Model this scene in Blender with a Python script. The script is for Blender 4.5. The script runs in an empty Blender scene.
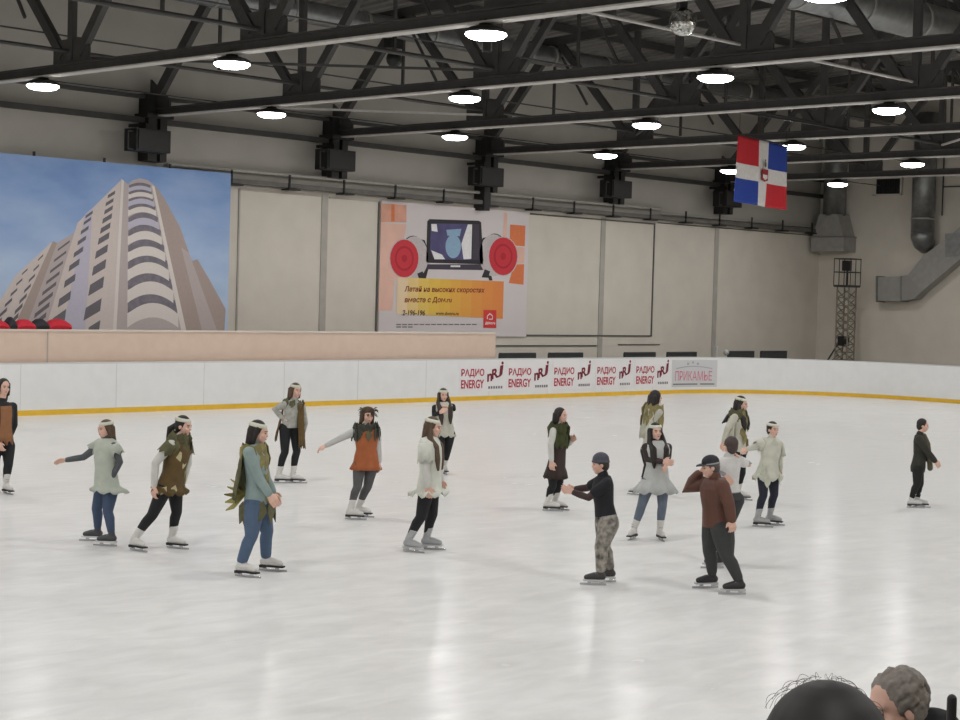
import bpy, math, random
from mathutils import Vector, Matrix
random.seed(7)
SC = bpy.context.scene
COL = SC.collection
V = Vector
PI = math.pi

# ------------------------------------------------------------------ camera
CAM = V((0, 0, 2.805)); FPX = 1734.26
CF = V((0.724604, 0.688244, -0.035622)); CR = V((0.689132, -0.72411, 0.027603)); CU = V((0.006797, 0.044549, 0.998984))
cd = bpy.data.cameras.new('camera'); cam = bpy.data.objects.new('camera', cd); COL.objects.link(cam)
cd.sensor_width = 36; cd.lens = FPX * 36 / 960; cd.clip_end = 300
cam.matrix_world = Matrix(((CR.x, CU.x, -CF.x, CAM.x), (CR.y, CU.y, -CF.y, CAM.y), (CR.z, CU.z, -CF.z, CAM.z), (0, 0, 0, 1)))
SC.camera = cam
def ray(x, y): return CF + CR * ((x - 480) / FPX) - CU * ((y - 360) / FPX)
def atz(x, y, z=0.0): d = ray(x, y); return CAM + d * ((z - CAM.z) / d.z)
def atY(x, y, Y): d = ray(x, y); return CAM + d * (Y / d.y)
def atX(x, y, X): d = ray(x, y); return CAM + d * (X / d.x)

# ------------------------------------------------------------------ materials
def mat(name, col, rough=.6, metal=0., noise=0., nscale=8., bump=0., emit=None, spec=.5, col2=None, stretch=(1, 1, 1)):
    m = bpy.data.materials.new(name); m.use_nodes = True
    nt = m.node_tree; b = nt.nodes['Principled BSDF']
    b.inputs['Base Color'].default_value = (*col, 1); b.inputs['Roughness'].default_value = rough
    b.inputs['Metallic'].default_value = metal; b.inputs['Specular IOR Level'].default_value = spec
    tc = nt.nodes.new('ShaderNodeTexCoord'); mp = nt.nodes.new('ShaderNodeMapping'); mp.inputs['Scale'].default_value = stretch
    nz = nt.nodes.new('ShaderNodeTexNoise'); nz.inputs['Scale'].default_value = nscale; nz.inputs['Detail'].default_value = 6
    nt.links.new(tc.outputs['Object'], mp.inputs['Vector']); nt.links.new(mp.outputs['Vector'], nz.inputs['Vector'])
    cr = nt.nodes.new('ShaderNodeValToRGB'); cr.color_ramp.elements[0].position = .3; cr.color_ramp.elements[1].position = .7
    c2 = col2 if col2 else tuple(min(1, c * (1 - noise)) for c in col)
    cr.color_ramp.elements[0].color = (*c2, 1); cr.color_ramp.elements[1].color = (*col, 1)
    nt.links.new(nz.outputs['Fac'], cr.inputs['Fac']); nt.links.new(cr.outputs['Color'], b.inputs['Base Color'])
    if bump:
        bp = nt.nodes.new('ShaderNodeBump'); bp.inputs['Strength'].default_value = bump; bp.inputs['Distance'].default_value = .02
        nt.links.new(nz.outputs['Fac'], bp.inputs['Height']); nt.links.new(bp.outputs['Normal'], b.inputs['Normal'])
    if emit:
        b.inputs['Emission Color'].default_value = (*emit[0], 1); b.inputs['Emission Strength'].default_value = emit[1]
    return m
def rgb(r, g, b):
    f = lambda c: (c / 255 / 12.92) if c / 255 <= .04045 else ((c / 255 + .055) / 1.055) ** 2.4
    return (f(r), f(g), f(b))
M = {}
def cm(r, g, b, rough=.75, **k):
    key = (r, g, b, rough, tuple(sorted(k.items())))
    if key not in M:
        k.setdefault('noise', .12); k.setdefault('nscale', 14)
        M[key] = mat('paint_%02x%02x%02x' % (r, g, b), rgb(r, g, b), rough, **k)
    return M[key]

# ------------------------------------------------------------------ mesh builder
class G:
    def __init__(s): s.v = []; s.f = []; s.m = []
    def add(s, vs, fs, mi=0):
        n = len(s.v); s.v += [V(p) for p in vs]; s.f += [tuple(i + n for i in f) for f in fs]; s.m += [mi] * len(fs); return s
    def box(s, a, b, mi=0):
        x0, y0, z0 = a; x1, y1, z1 = b
        return s.add([(x0, y0, z0), (x1, y0, z0), (x1, y1, z0), (x0, y1, z0), (x0, y0, z1), (x1, y0, z1), (x1, y1, z1), (x0, y1, z1)],
                     [(3, 2, 1, 0), (4, 5, 6, 7), (0, 1, 5, 4), (1, 2, 6, 5), (2, 3, 7, 6), (3, 0, 4, 7)], mi)
    def obox(s, c, ax, ay, az, mi=0):   # oriented box, half vectors
        c = V(c); P = []
        for k in (-1, 1):
            for i, j in ((-1, -1), (1, -1), (1, 1), (-1, 1)): P.append(c + V(ax) * i + V(ay) * j + V(az) * k)
        return s.add(P, [(3, 2, 1, 0), (4, 5, 6, 7), (0, 1, 5, 4), (1, 2, 6, 5), (2, 3, 7, 6), (3, 0, 4, 7)], mi)
    def bar(s, p0, p1, w, h, up=(0, 0, 1), mi=0):   # rectangular bar between points, w sideways, h along up
        p0 = V(p0); p1 = V(p1); d = (p1 - p0); t = d.normalized(); u = V(up); sd = t.cross(u)
        if sd.length < 1e-4: sd = t.cross(V((1, 0, 0)))
        sd.normalize(); u = sd.cross(t)
        return s.obox((p0 + p1) / 2, sd * w / 2, d / 2, u * h / 2, mi)
    def loft(s, rings, mi=0, cap=True):
        n = len(rings[0]); b = len(s.v)
        for r in rings: s.v += [V(p) for p in r]
        for k in range(len(rings) - 1):
            for i in range(n):
                j = (i + 1) % n
                s.f.append((b + k * n + i, b + k * n + j, b + (k + 1) * n + j, b + (k + 1) * n + i)); s.m.append(mi)
        if cap:
            s.f.append(tuple(b + i for i in reversed(range(n)))); s.m.append(mi)
            e = b + (len(rings) - 1) * n
            s.f.append(tuple(e + i for i in range(n))); s.m.append(mi)
        return s
    def tube(s, pts, rad, n=10, mi=0, round_end=True, sq=None):
        pts = [V(p) for p in pts]; rad = list(rad) if hasattr(rad, '__len__') else [rad] * len(pts)
        R = []; ref = None
        T = []
        for i in range(len(pts)):
            t = (pts[min(i + 1, len(pts) - 1)] - pts[max(i - 1, 0)])
            T.append(t.normalized() if t.length > 1e-7 else V((0, 0, 1)))
        seq = [(pts[i], T[i], rad[i]) for i in range(len(pts))]
        if round_end:
            a = [(pts[0] - T[0] * rad[0] * math.cos(q), T[0], rad[0] * math.sin(q)) for q in (.25, .7, 1.1)]
            e = [(pts[-1] + T[-1] * rad[-1] * math.cos(q), T[-1], rad[-1] * math.sin(q)) for q in (1.1, .7, .25)]
            seq = a + seq + e
        for p, t, r in seq:
            if ref is None:
                ref = t.cross(V((0, 0, 1)))
                if ref.length < .05: ref = t.cross(V((1, 0, 0)))
            x = (ref - t * ref.dot(t)).normalized(); y = t.cross(x); ref = x
            R.append([p + (x * math.cos(2 * PI * k / n) + y * math.sin(2 * PI * k / n)) * max(r, 1e-4) for k in range(n)])
        return s.loft(R, mi)
    def ell(s, c, ax, ay, az, nu=14, nv=9, mi=0):   # ellipsoid with axis vectors
        c = V(c); ax = V(ax); ay = V(ay); az = V(az); R = []
        for j in range(nv):
            a = -PI / 2 + PI * (j + .5) / nv
            R.append([c + az * math.sin(a) + (ax * math.cos(2 * PI * i / nu) + ay * math.sin(2 * PI * i / nu)) * math.cos(a) for i in range(nu)])
        return s.loft(R, mi)
    def lathe(s, c, prof, n=24, mi=0):
        c = V(c)
        return s.loft([[c + V((r * math.cos(2 * PI * k / n), r * math.sin(2 * PI * k / n), z)) for k in range(n)] for r, z in prof], mi)
    def poly(s, pts, mi=0):
        return s.add(pts, [tuple(range(len(pts)))], mi)
    def slab(s, pts, d, mi=0):  # polygon extruded by vector d
        pts = [V(p) for p in pts]; n = len(pts); d = V(d)
        return s.add(pts + [p + d for p in pts], [tuple(reversed(range(n))), tuple(range(n, 2 * n))] + [(i, (i + 1) % n, n + (i + 1) % n, n + i) for i in range(n)], mi)
BAKE = []
def obj(name, g, mats, parent=None, smooth=False, voxel=0, sm=2, kind=None, label=None):
    me = bpy.data.meshes.new(name)
    off = V((0, 0, 0)); q = parent
    while q is not None: off += q.location; q = q.parent
    me.from_pydata([tuple(p - off) for p in g.v], [], g.f)
    for m in (mats if isinstance(mats, (list, tuple)) else [mats]): me.materials.append(m)
    me.polygons.foreach_set('material_index', g.m)
    if smooth or voxel: me.polygons.foreach_set('use_smooth', [True] * len(me.polygons))
    me.update()
    o = bpy.data.objects.new(name, me); COL.objects.link(o)
    if parent: o.parent = parent
    if kind: o['kind'] = kind
    if label: o['label'] = label
    if voxel:
        r = o.modifiers.new('r', 'REMESH'); r.mode = 'VOXEL'; r.voxel_size = voxel; r.use_smooth_shade = True
        if sm: w = o.modifiers.new('s', 'SMOOTH'); w.factor = .5; w.iterations = sm
        BAKE.append(o)
    return o
def thing(name, label, cat, loc=(0, 0, 0), group=None):
    o = bpy.data.objects.new(name, None); COL.objects.link(o); o.location = loc; o.empty_display_size = .1
    o['label'] = label; o['category'] = cat
    if group: o['group'] = group
    return o
def tag(o, label, cat, group=None):
    o['label'] = label; o['category'] = cat
    if group: o['group'] = group
    return o
def dup(o, loc, label, group=None, lights=True):
    r = o.copy(); COL.objects.link(r); r.location = loc; r['label'] = label
    if group: r['group'] = group
    for ch in list(o.children):
        c = ch.copy(); COL.objects.link(c); c.parent = r
        for g2 in ch.children:
            d = g2.copy(); COL.objects.link(d); d.parent = c
    return r
def text_g(body, origin, xdir, ydir, w, h, depth=.004, g=None, mi=0, shear=0., bold=0.):
    """glyph outlines of a string fitted to w x h on a plane"""
    cu = bpy.data.curves.new('t', 'FONT'); cu.body = body; cu.size = 1; cu.shear = shear; cu.offset = bold; cu.resolution_u = 3
    o = bpy.data.objects.new('t', cu); COL.objects.link(o); bpy.context.view_layer.update()
    me = bpy.data.meshes.new_from_object(o.evaluated_get(bpy.context.evaluated_depsgraph_get()))
    vs = [v.co.copy() for v in me.vertices]; fs = [tuple(p.vertices) for p in me.polygons]
    bpy.data.objects.remove(o); bpy.data.curves.remove(cu); bpy.data.meshes.remove(me)
    if g is None: g = G()
    if not vs: return g
    x0 = min(v.x for v in vs); x1 = max(v.x for v in vs); y0 = min(v.y for v in vs); y1 = max(v.y for v in vs)
    xd = V(xdir); yd = V(ydir); n = xd.cross(yd).normalized()
    P = [V(origin) + xd * ((v.x - x0) / (x1 - x0) * w) + yd * ((v.y - y0) / (y1 - y0) * h) + n * depth for v in vs]
    return g.add(P, fs, mi)

# ------------------------------------------------------------------ setting
YW, XE, ZR = 35.78, 56.0, 10.6
BX0, BX1, BY0, BY1, BR = -11.6, 48.35, 3.3, 32.78, 5.2
def ice_material():
    m = bpy.data.materials.new('ice'); m.use_nodes = True; nt = m.node_tree; b = nt.nodes['Principled BSDF']; L = nt.links.new
    tc = nt.nodes.new('ShaderNodeTexCoord')
    n1 = nt.nodes.new('ShaderNodeTexNoise'); n1.inputs['Scale'].default_value = .8; n1.inputs['Detail'].default_value = 7; n1.inputs['Roughness'].default_value = .62
    mp = nt.nodes.new('ShaderNodeMapping'); mp.inputs['Scale'].default_value = (.8, 1.9, 1); mp.inputs['Rotation'].default_value = (0, 0, -.5)
    n2 = nt.nodes.new('ShaderNodeTexNoise'); n2.inputs['Scale'].default_value = 2.2; n2.inputs['Detail'].default_value = 9; n2.inputs['Distortion'].default_value = .6
    L(tc.outputs['Object'], n1.inputs['Vector']); L(tc.outputs['Object'], mp.inputs['Vector']); L(mp.outputs['Vector'], n2.inputs['Vector'])
    mx = nt.nodes.new('ShaderNodeMix'); mx.data_type = 'FLOAT'; mx.inputs[0].default_value = .5
    L(n1.outputs['Fac'], mx.inputs[2]); L(n2.outputs['Fac'], mx.inputs[3])
    cr = nt.nodes.new('ShaderNodeValToRGB'); e = cr.color_ramp.elements; e[0].position = .32; e[1].position = .66
    e[0].color = (.63, .625, .61, 1); e[1].color = (.82, .815, .80, 1); L(mx.outputs[0], cr.inputs['Fac']); L(cr.outputs['Color'], b.inputs['Base Color'])
    rr = nt.nodes.new('ShaderNodeMapRange'); rr.inputs[1].default_value = .3; rr.inputs[2].default_value = .7; rr.inputs[3].default_value = .30; rr.inputs[4].default_value = .09
    L(mx.outputs[0], rr.inputs[0]); L(rr.outputs[0], b.inputs['Roughness'])
    b.inputs['IOR'].default_value = 1.31; b.inputs['Specular IOR Level'].default_value = .028
    bp = nt.nodes.new('ShaderNodeBump'); bp.inputs['Strength'].default_value = .22; bp.inputs['Distance'].default_value = .02
    L(n2.outputs['Fac'], bp.inputs['Height']); L(bp.outputs['Normal'], b.inputs['Normal'])
    return m
def rounded(x0, x1, y0, y1, r, n=14):
    P = []
    for cx, cy, a in ((x1 - r, y1 - r, 0), (x0 + r, y1 - r, 90), (x0 + r, y0 + r, 180), (x1 - r, y0 + r, 270)):
        for k in range(n + 1):
            t = math.radians(a + 90 * k / n); P.append((cx + r * math.cos(t), cy + r * math.sin(t)))
    return P   # counter-clockwise, starts at x1 edge going to y1
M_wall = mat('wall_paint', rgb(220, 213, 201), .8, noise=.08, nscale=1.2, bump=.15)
M_wall_up = mat('upper_wall_shaded', rgb(186, 182, 174), .85, noise=.10, nscale=1.0, bump=.15)  # wall colour darkened to carry the recess shade above the rail
M_deck = mat('roof_deck', rgb(150, 148, 145), .5, metal=.3, noise=.25, nscale=2, stretch=(.2, 1, 1))
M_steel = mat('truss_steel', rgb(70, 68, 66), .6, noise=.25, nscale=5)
M_steel_lit = mat('lit_steel', rgb(196, 193, 188), .5, noise=.2, nscale=6)  # pale copy of the steel, with the bright flange highlight in its colour
M_dark = mat('dark_metal', rgb(34, 33, 33), .55, noise=.2, nscale=9)
M_black = mat('black_plastic', rgb(17, 17, 18), .5, noise=.15, nscale=20)
M_zinc = mat('galvanised_metal', rgb(150, 152, 152), .38, metal=.75, noise=.25, nscale=6)
M_zdull = mat('painted_duct', rgb(165, 163, 158), .6, metal=.15, noise=.15, nscale=5)
M_con = mat('concrete', rgb(120, 116, 110), .85, noise=.2, nscale=3, bump=.2)
M_ice = ice_material()

g = G(); g.box((-18, -4, -.30), (XE + .3, YW + .3, -.05)); obj('floor', g, M_con, kind='structure')
g = G(); P = rounded(BX0, BX1, BY0, BY1, BR, 44)
g.slab([(x, y, -.04) for x, y in P], (0, 0, .04)); o = obj('ice_floor', g, M_ice, kind='structure')
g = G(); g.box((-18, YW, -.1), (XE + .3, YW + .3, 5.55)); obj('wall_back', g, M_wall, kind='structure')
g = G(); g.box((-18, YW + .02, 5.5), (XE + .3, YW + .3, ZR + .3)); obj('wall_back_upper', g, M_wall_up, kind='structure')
g = G(); g.box((XE, -4, -.1), (XE + .3, YW + .3, 5.5)); g.box((XE + .0, -4, 5.5), (XE + .3, YW + .3, ZR + 1.6)); obj('wall_right', g, M_wall, kind='structure')
g = G(); g.box((-18.3, -4, -.1), (-18, YW + .3, ZR + 1.6)); obj('wall_left', g, M_wall, kind='structure')
g = G(); g.box((-18, -4.3, -.1), (XE + .3, -4, ZR + .3)); obj('wall_front', g, M_wall, kind='structure')
# corrugated roof deck with a low ridge
g = G(); rows = []
def roofz(y): return ZR + 1.3 * (1 - abs(y - 16) / 20)
xs = []; x = -18.0; k = 0
while x < XE + .3:
    xs.append((x, [0, 0, .07, .07][k % 4])); x += [.18, .05, .18, .05][k % 4]; k += 1
for y in (-4.2, 16, YW + .3): rows.append([(x, y, roofz(y) + dz) for x, dz in xs])
n = len(xs); vs = [p for r in rows for p in r]; fs = []
for r in range(2):
    for i in range(n - 1): fs.append((r * n + i, r * n + i + 1, (r + 1) * n + i + 1, (r + 1) * n + i))
g.add(vs, fs); ceil = obj('ceiling', g, M_deck, kind='structure')
g = G()
for y in range(-3, 36, 3):
    z = roofz(y) - .16
    g = G(); g.bar((-18, y, z), (XE, y, z), .10, .22); obj('purlin', g, M_steel, ceil)

# wall joints and panel outlines
M_joint = mat('joint_strip', rgb(184, 179, 170), .8, noise=.15, nscale=3)
k = 0
for X in (31.35, 43.25, 49.45):
    k += 1; g = G(); g.box((X - .11, YW - .03, 0), (X + .11, YW, 5.5)); obj('trim_%d' % k, g, M_joint, kind='structure')
M_line = mat('panel_edge', rgb(96, 94, 90), .7, noise=.1)
def frame_panel(x0, x1, z0, z1, sides='lrtb'):
    global k
    k += 1; g = G(); w = .045; Y0, Y1 = YW - .035, YW
    if 't' in sides: g.box((x0, Y0, z1 - w), (x1, Y1, z1))
    if 'b' in sides: g.box((x0, Y0, z0), (x1, Y1, z0 + w))
    if 'l' in sides: g.box((x0 - w / 2, Y0, z0), (x0 + w / 2, Y1, z1))
    if 'r' in sides: g.box((x1 - w / 2, Y0, z0), (x1 + w / 2, Y1, z1))
    obj('trim_%d' % k, g, M_line, kind='structure')
frame_panel(39.72, 45.92, 1.68, 5.46, 'rtb')
M_line, ML = M_joint, M_line
frame_panel(28.4, 31.2, 1.2, 5.48, 'lt')
frame_panel(31.5, 33.36, 1.2, 5.46, 't')
M_line = ML
frame_panel(32.9, 33.36, 1.2, 5.46, 'r')
g = G(); k += 1
g.box((38.2, YW - .03, 1.36), (43.1, YW, 1.40)); g.box((44.2, YW - .03, 1.40), (46.4, YW, 1.43)); g.box((46.1, YW - .03, 5.47), (55.9, YW, 5.50))
obj('trim_%d' % k, g, M_line, kind='structure')

# ------------------------------------------------------------------ roof trusses
TX = [19.513 + 6.003 * i for i in range(-1, 6)]
ZB, ZT = 7.13, 10.05
def make_truss(X, label):
    t = thing('roof_truss', label, 'roof truss', (X, YW, ZB), 'steel roof trusses across the hall')
    y0, y1 = -3.8, YW - .05
    g = G(); g.bar((X, y0, ZB + .04), (X, y1, ZB + .04), .06, .17); g.bar((X, y0, ZB + .12), (X, y1, ZB + .12), .20, .03); obj('bottom_chord', g, M_steel, t)
    g = G(); g.bar((X, y0, ZB - .07), (X, y1, ZB - .07), .24, .03); obj('bottom_flange', g, M_steel_lit, t)
    top = lambda y: ZT + 1.0 * (1 - abs(y - 16) / 20)
    g = G()
    for a, b in ((y0, 16), (16, y1)): g.bar((X, a, top(a)), (X, b, top(b)), .18, .22)
    obj('top_chord', g, M_steel, t)
    nodes = [30 - 6 * i for i in range(6)]
    for y in nodes:
        g = G(); th = .03
        g.slab([(X - th, y - .62, ZB + .1), (X - th, y + .62, ZB + .1), (X - th, y + .62, ZB + .42), (X - th, y + .45, ZB + .62), (X - th, y - .45, ZB + .62), (X - th, y - .62, ZB + .42)], (2 * th, 0, 0))
        obj('gusset_plate', g, M_steel, t)
        for sgn in (-1, 1):
            g = G(); ya = y + sgn * 2.85
            if ya > YW - .2: continue
            g.bar((X, y + sgn * .3, ZB + .3), (X, ya, top(ya) - .05), .14, .20, up=(0, 1, 0)); obj('diagonal', g, M_steel, t)
        g = G(); g.bar((X, y, ZB + .2), (X, y, top(y)), .12, .16, up=(0, 1, 0)); obj('post', g, M_steel, t)
        g = G(); yy = y + 3; g.bar((X, yy, ZB + .9), (X, yy, top(yy)), .06, .07, up=(0, 1, 0)); g.bar((X, yy - 1.25, ZB + 1.2), (X, yy, top(yy)-.1), .05, .06, up=(0, 1, 0)); obj('tie_rod', g, M_steel, t)
    g = G(); g.bar((X, YW - .3, ZB + .35), (X, 33.1, top(33) - .1), .16, .26, up=(0, 1, 0)); obj('diagonal', g, M_steel, t)
    g = G(); g.slab([(X - .03, 35.7, ZB + .1), (X - .03, 34.9, ZB + .1), (X - .03, 34.9, ZB + .3), (X - .03, 35.7, ZB + .85)], (.06, 0, 0)); obj('gusset_plate', g, M_steel, t)
    return t
TL = ['steel roof truss over the unlit corner beyond the blue building poster', 'steel roof truss in front of the blue building poster top, first with lamps',
      'steel roof truss ending on the column above the blue building poster', 'steel roof truss ending on the column between the two posters',
      'steel roof truss ending on the column above the red speaker poster', 'steel roof truss ending on the column with the fourth black box',
      'steel roof truss ending on the column behind the tricolour flag']
for X, l in zip(TX, TL): make_truss(X, l)

# columns on the back wall with loudspeaker boxes
CL = ['above the blue building poster', 'between the two posters', 'above the red speaker poster', 'over the outlined wall panel', 'half behind the hanging flag']
for i, X in enumerate(TX[2:]):
    g = G(); x0 = X - .30
    g.box((X - .30, YW - .42, 5.95 if i != 2 else 5.4), (X - .06, YW, 7.6)); g.box((X + .06, YW - .42, 5.95), (X + .26, YW, 7.6)); g.box((X - .06, YW - .3, 5.95), (X + .06, YW - .1, 7.6))
    g.box((X - .42, YW - .55, 7.0), (X + .36, YW, 7.10))
    o = obj('steel_column', g, M_dark); o['kind'] = 'structure'
PXB = [((133, 127), (173, 154)), ((327, 148), (355, 172)), ((478, 165), (505, 188)), ((612, 179), (631, 199)), ((724, 190), (742, 208))]
proto = None
for i, (a, b) in enumerate(PXB):
    A = atY(*a, 34.75); B = atY(*b, 34.75); cx = (A.x + B.x) / 2; cz = (A.z + B.z) / 2
    lab = 'black loudspeaker box on the wall column ' + CL[i]
    if proto is None:
        loc = V((cx, 34.75, cz))
        t = thing('loudspeaker', lab, 'loudspeaker', loc, 'black loudspeakers along the wall top'); proto = t
        g = G(); w, h = .50, .27; c = loc
        g.slab([c + V((-w, -.02, -h)), c + V((w, -.02, -h)), c + V((w, -.02, h)), c + V((-w, -.02, h))], (0, .5, 0))
        obj('cabinet', g, M_black, t)
        g = G(); g.slab([c + V((-w + .05, -.05, -h + .04)), c + V((w - .05, -.05, -h + .04)), c + V((w - .05, -.05, h - .04)), c + V((-w + .05, -.05, h - .04))], (0, .03, 0)); obj('grille', g, M_dark, t)
        g = G(); g.bar(c + V((-w - .16, .1, -h + .03)), c + V((-w - .16, .1, h - .08)), .04, .04); g.bar(c + V((-w - .16, .1, h - .08)), c + V((-w + .05, .1, h - .08)), .04, .04); g.bar(c + V((-w - .16, .1, -h + .03)), c + V((-w + .05, .1, -h + .03)), .04, .04)
        g.bar(c + V((0, .3, h - .02)), c + V((0, .3, h + .16)), .08, .08); g.bar(c + V((0, .3, h + .13)), c + V((0, .98, h + .13)), .08, .08)
        obj('bracket', g, M_dark, t)
    else: dup(proto, (cx, 34.75, cz), lab)

# rail and pipes below the upper wall
t = thing('wall_cable_tray', 'long grey cable tray running along the long wall above both posters', 'cable tray', (30, YW, 5.7))
g = G(); g.box((-2, YW - .34, 5.58), (XE - .3, YW - .02, 5.62)); g.box((-2, YW - .36, 5.58), (XE - .3, YW - .33, 5.70)); obj('tray', g, mat('tray_grey', rgb(112, 109, 104), .6, noise=.3, nscale=4), t)
g = G(); g.tube([(26, YW - .2, 5.93), (46, YW - .2, 5.93)], .05); g.tube([(46, YW - .2, 5.78), (XE - 1, YW - .2, 5.78)], .03); obj('pipe', g, mat('pale_pipe', rgb(176, 173, 166), .5, noise=.2), t)
g = G(); x = 18.2
while x < XE - 1:
    g = G(); g.box((x - .025, YW - .40, 5.54), (x + .025, YW - .36, 5.92)); g.box((x - .05, YW - .42, 5.52), (x + .36, YW - .1, 5.56)); x += 1.93
    obj('bracket', g, M_dark, t)
for nm, z, r, lab in (('wall_beam', 6.95, .09, 'dark horizontal wall beam just under the truss ends'), ('wall_beam', 7.52, .06, 'thin dark horizontal wall beam at the truss seats')):
    g = G(); g.bar((-18, YW - .2, z), (XE, YW - .2, z), .14, r * 1.5); obj(nm, g, M_steel, kind='structure')
# struts and cables running from truss to truss
def strut(name, Y, z, r, x0, x1, lab, cat, m=M_steel):
    g = G(); g.tube([(x0, Y, z), (x1, Y, z)], r, 8); tag(obj(name, g, m), lab, cat, 'long struts and cables between the trusses')
strut('ceiling_strut', 24.05, 7.42, .045, -10, 49.5, 'dark strut crossing the trusses at their second gusset plates from the wall', 'strut')
strut('ceiling_strut', 30.05, 7.50, .04, -10, 49.5, 'dark strut crossing the trusses at the gusset plates next to the wall', 'strut')
strut('ceiling_strut', 18.05, 7.42, .03, -10, 55.9, 'pale lit strut crossing the trusses above the hanging flag', 'strut', M_steel_lit)
strut('ceiling_strut', 12.05, 7.42, .03, -10, 55.9, 'strut crossing the trusses in the upper corner over the round duct', 'strut', M_steel_lit)
strut('ceiling_cable', 31.25, 8.0, .018, -10, 55.9, 'thin cable strung along the hall near the wall lamps', 'cable')
strut('ceiling_cable', 27.0, 8.35, .018, -10, 55.9, 'thin cable strung along the hall between the lamp rows', 'cable')
strut('ceiling_cable', 33.2, 7.3, .014, -10, 55.9, 'thinnest cable strung low along the long wall', 'cable')
# horizontal wind bracing in two bays
for j, (xa, ya, xb, yb) in enumerate(((TX[1], 30, TX[2], 24), (TX[2], 35.5, TX[3], 30), (TX[3], 24, TX[4], 30), (TX[4], 18, TX[5], 24), (TX[5], 12, TX[6], 18), (TX[3], 12, TX[4], 18))):
    g = G(); g.bar((xa, ya, ZB + .25), (xb, yb, ZB + .25), .05, .05)
    tag(obj('cross_brace', g, M_steel_lit if j % 2 else M_steel), 'thin steel wind brace crossing the bay ' + ['above the blue poster', 'between the building poster and the wall column', 'above the red speaker poster', 'ahead of the mirror ball', 'over the hanging flag', 'high over the ice centre'][j], 'brace', 'wind braces between the trusses')

# ventilation ducts under the roof
def round_duct(Y, z, r, x0, x1, label):
    t = thing('ceiling_duct', label, 'duct', ((x0 + x1) / 2, Y, z))
    g = G(); g.tube([(x0, Y, z), (x1, Y, z)], r, 20, round_end=False); obj('pipe', g, M_zinc, t, smooth=True)
    x = x0 + .5
    while x < x1: g = G(); g.tube([(x - .04, Y, z), (x + .04, Y, z)], r + .025, 20, round_end=False); x += 2.4; obj('joint_ring', g, M_zdull, t)
round_duct(33.0, 9.75, .28, 8, 55.9, 'slim round metal duct running along the long wall behind the trusses')
round_duct(20.0, 9.3, .42, 8, 55.9, 'thick round metal duct hanging at the upper corner of the view')

# ------------------------------------------------------------------ lamps
M_em = mat('lamp_glow', (1, 1, 1), .4, emit=((1, .985, .95), 26.0))
RY = [31.03, 24.87, 18.6, 12.5, 6.3, 0.1]
LX = [19.513 + 6.003 * i for i in range(-5, 6)]
lampd = bpy.data.lights.new('lamp_light', 'AREA'); lampd.shape = 'DISK'; lampd.size = .58; lampd.energy = 88; lampd.color = (1, .99, .985)
try: lampd.spread = PI
except Exception: pass
ZL = 6.868
t = thing('high_bay_lamp', 'x', 'ceiling lamp', (0, 0, 0), 'round high bay lamps under the trusses')
g = G(); g.lathe((0, 0, 0), [(.31, .02), (.33, .03), (.33, .07), (.26, .11), (.12, .15), (.09, .2)], 28); obj('housing', g, M_dark, t, smooth=True)
g = G(); g.lathe((0, 0, 0), [(.10, -.075), (.20, -.065), (.28, -.04), (.325, .0), (.32, .022)], 28); obj('diffuser', g, M_em, t, smooth=True)
g = G(); g.tube([(0, 0, .18), (0, 0, .28)], .02, 8); g.box((-.1, -.05, .14), (.02, .05, .24)); obj('hanger', g, M_dark, t)
lo = bpy.data.objects.new('lamp_light', lampd); COL.objects.link(lo); lo.parent = t; lo.location = (0, 0, -.085)
NW = ['no', 'one', 'two', 'three', 'four', 'five']
ROWN = ['first', 'second', 'third', 'fourth', 'fifth', 'sixth']
COLN = {0: 'under the lone truss before the blue poster', 1: 'under the truss ending above the blue poster', 2: 'under the truss between the posters', 3: 'under the truss above the red poster', 4: 'under the truss over the outlined wall panel', 5: 'under the truss behind the flag', -1: 'one bay before the blue poster'}
for j, Y in enumerate(RY):
    for i, X in enumerate(LX):
        ii = i - 5
        lab = 'round lamp, %s from long wall, %s' % (ROWN[j], COLN.get(ii, '%s bays before the posters' % NW[-ii]))
        if i == 0 and j == 0: t.location = (X, Y, ZL); t['label'] = lab
        else: dup(t, (X, Y, ZL), lab)

# ------------------------------------------------------------------ rink boards
def path_wall(P, z0, z1, t, closed=True, mi=0, g=None):
    g = g or G(); n = len(P); nr = []
    for i in range(n):
        a = V(P[i - 1] if (closed or i) else P[0]); b = V(P[(i + 1) % n] if (closed or i < n - 1) else P[-1]); d = (b - a); nr.append(V((d.y, -d.x)).normalized())
    inn = [V(p) for p in P]; out = [V(p) + q * t for p, q in zip(P, nr)]
    vs = []
    for p, q in zip(inn, out): vs += [(p.x, p.y, z0), (p.x, p.y, z1), (q.x, q.y, z1), (q.x, q.y, z0)]
    fs = []
    for i in range(n if closed else n - 1):
        j = (i + 1) % n
        for k in range(4): fs.append((i * 4 + k, i * 4 + (k + 1) % 4, j * 4 + (k + 1) % 4, j * 4 + k))
    return g.add(vs, fs, mi)
def cat_rounded(n=44):
    P = rounded(BX0, BX1, BY0, BY1, BR, n); Q = []
    for i in range(len(P)):
        a = V(P[i]); b = V(P[(i + 1) % len(P)]); m = max(1, int((b - a).length / 2.0))
        for s in range(m): Q.append(tuple(a + (b - a) * s / m))
    return Q
Q = cat_rounded()
t = thing('rink_boards', 'white dasher boards with yellow kick strip closing off the ice', 'rink boards', (BX1, 20, 0))
obj('board_panel', path_wall(Q, 0, 1.11, .08), mat('board_white', rgb(230, 231, 230), .35, noise=.05, nscale=3), t, smooth=False)
obj('cap_rail', path_wall([(V(p) ) for p in Q], 1.11, 1.14, .13), mat('cap_rail_white', rgb(205, 207, 206), .4, noise=.05), t)
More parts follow.
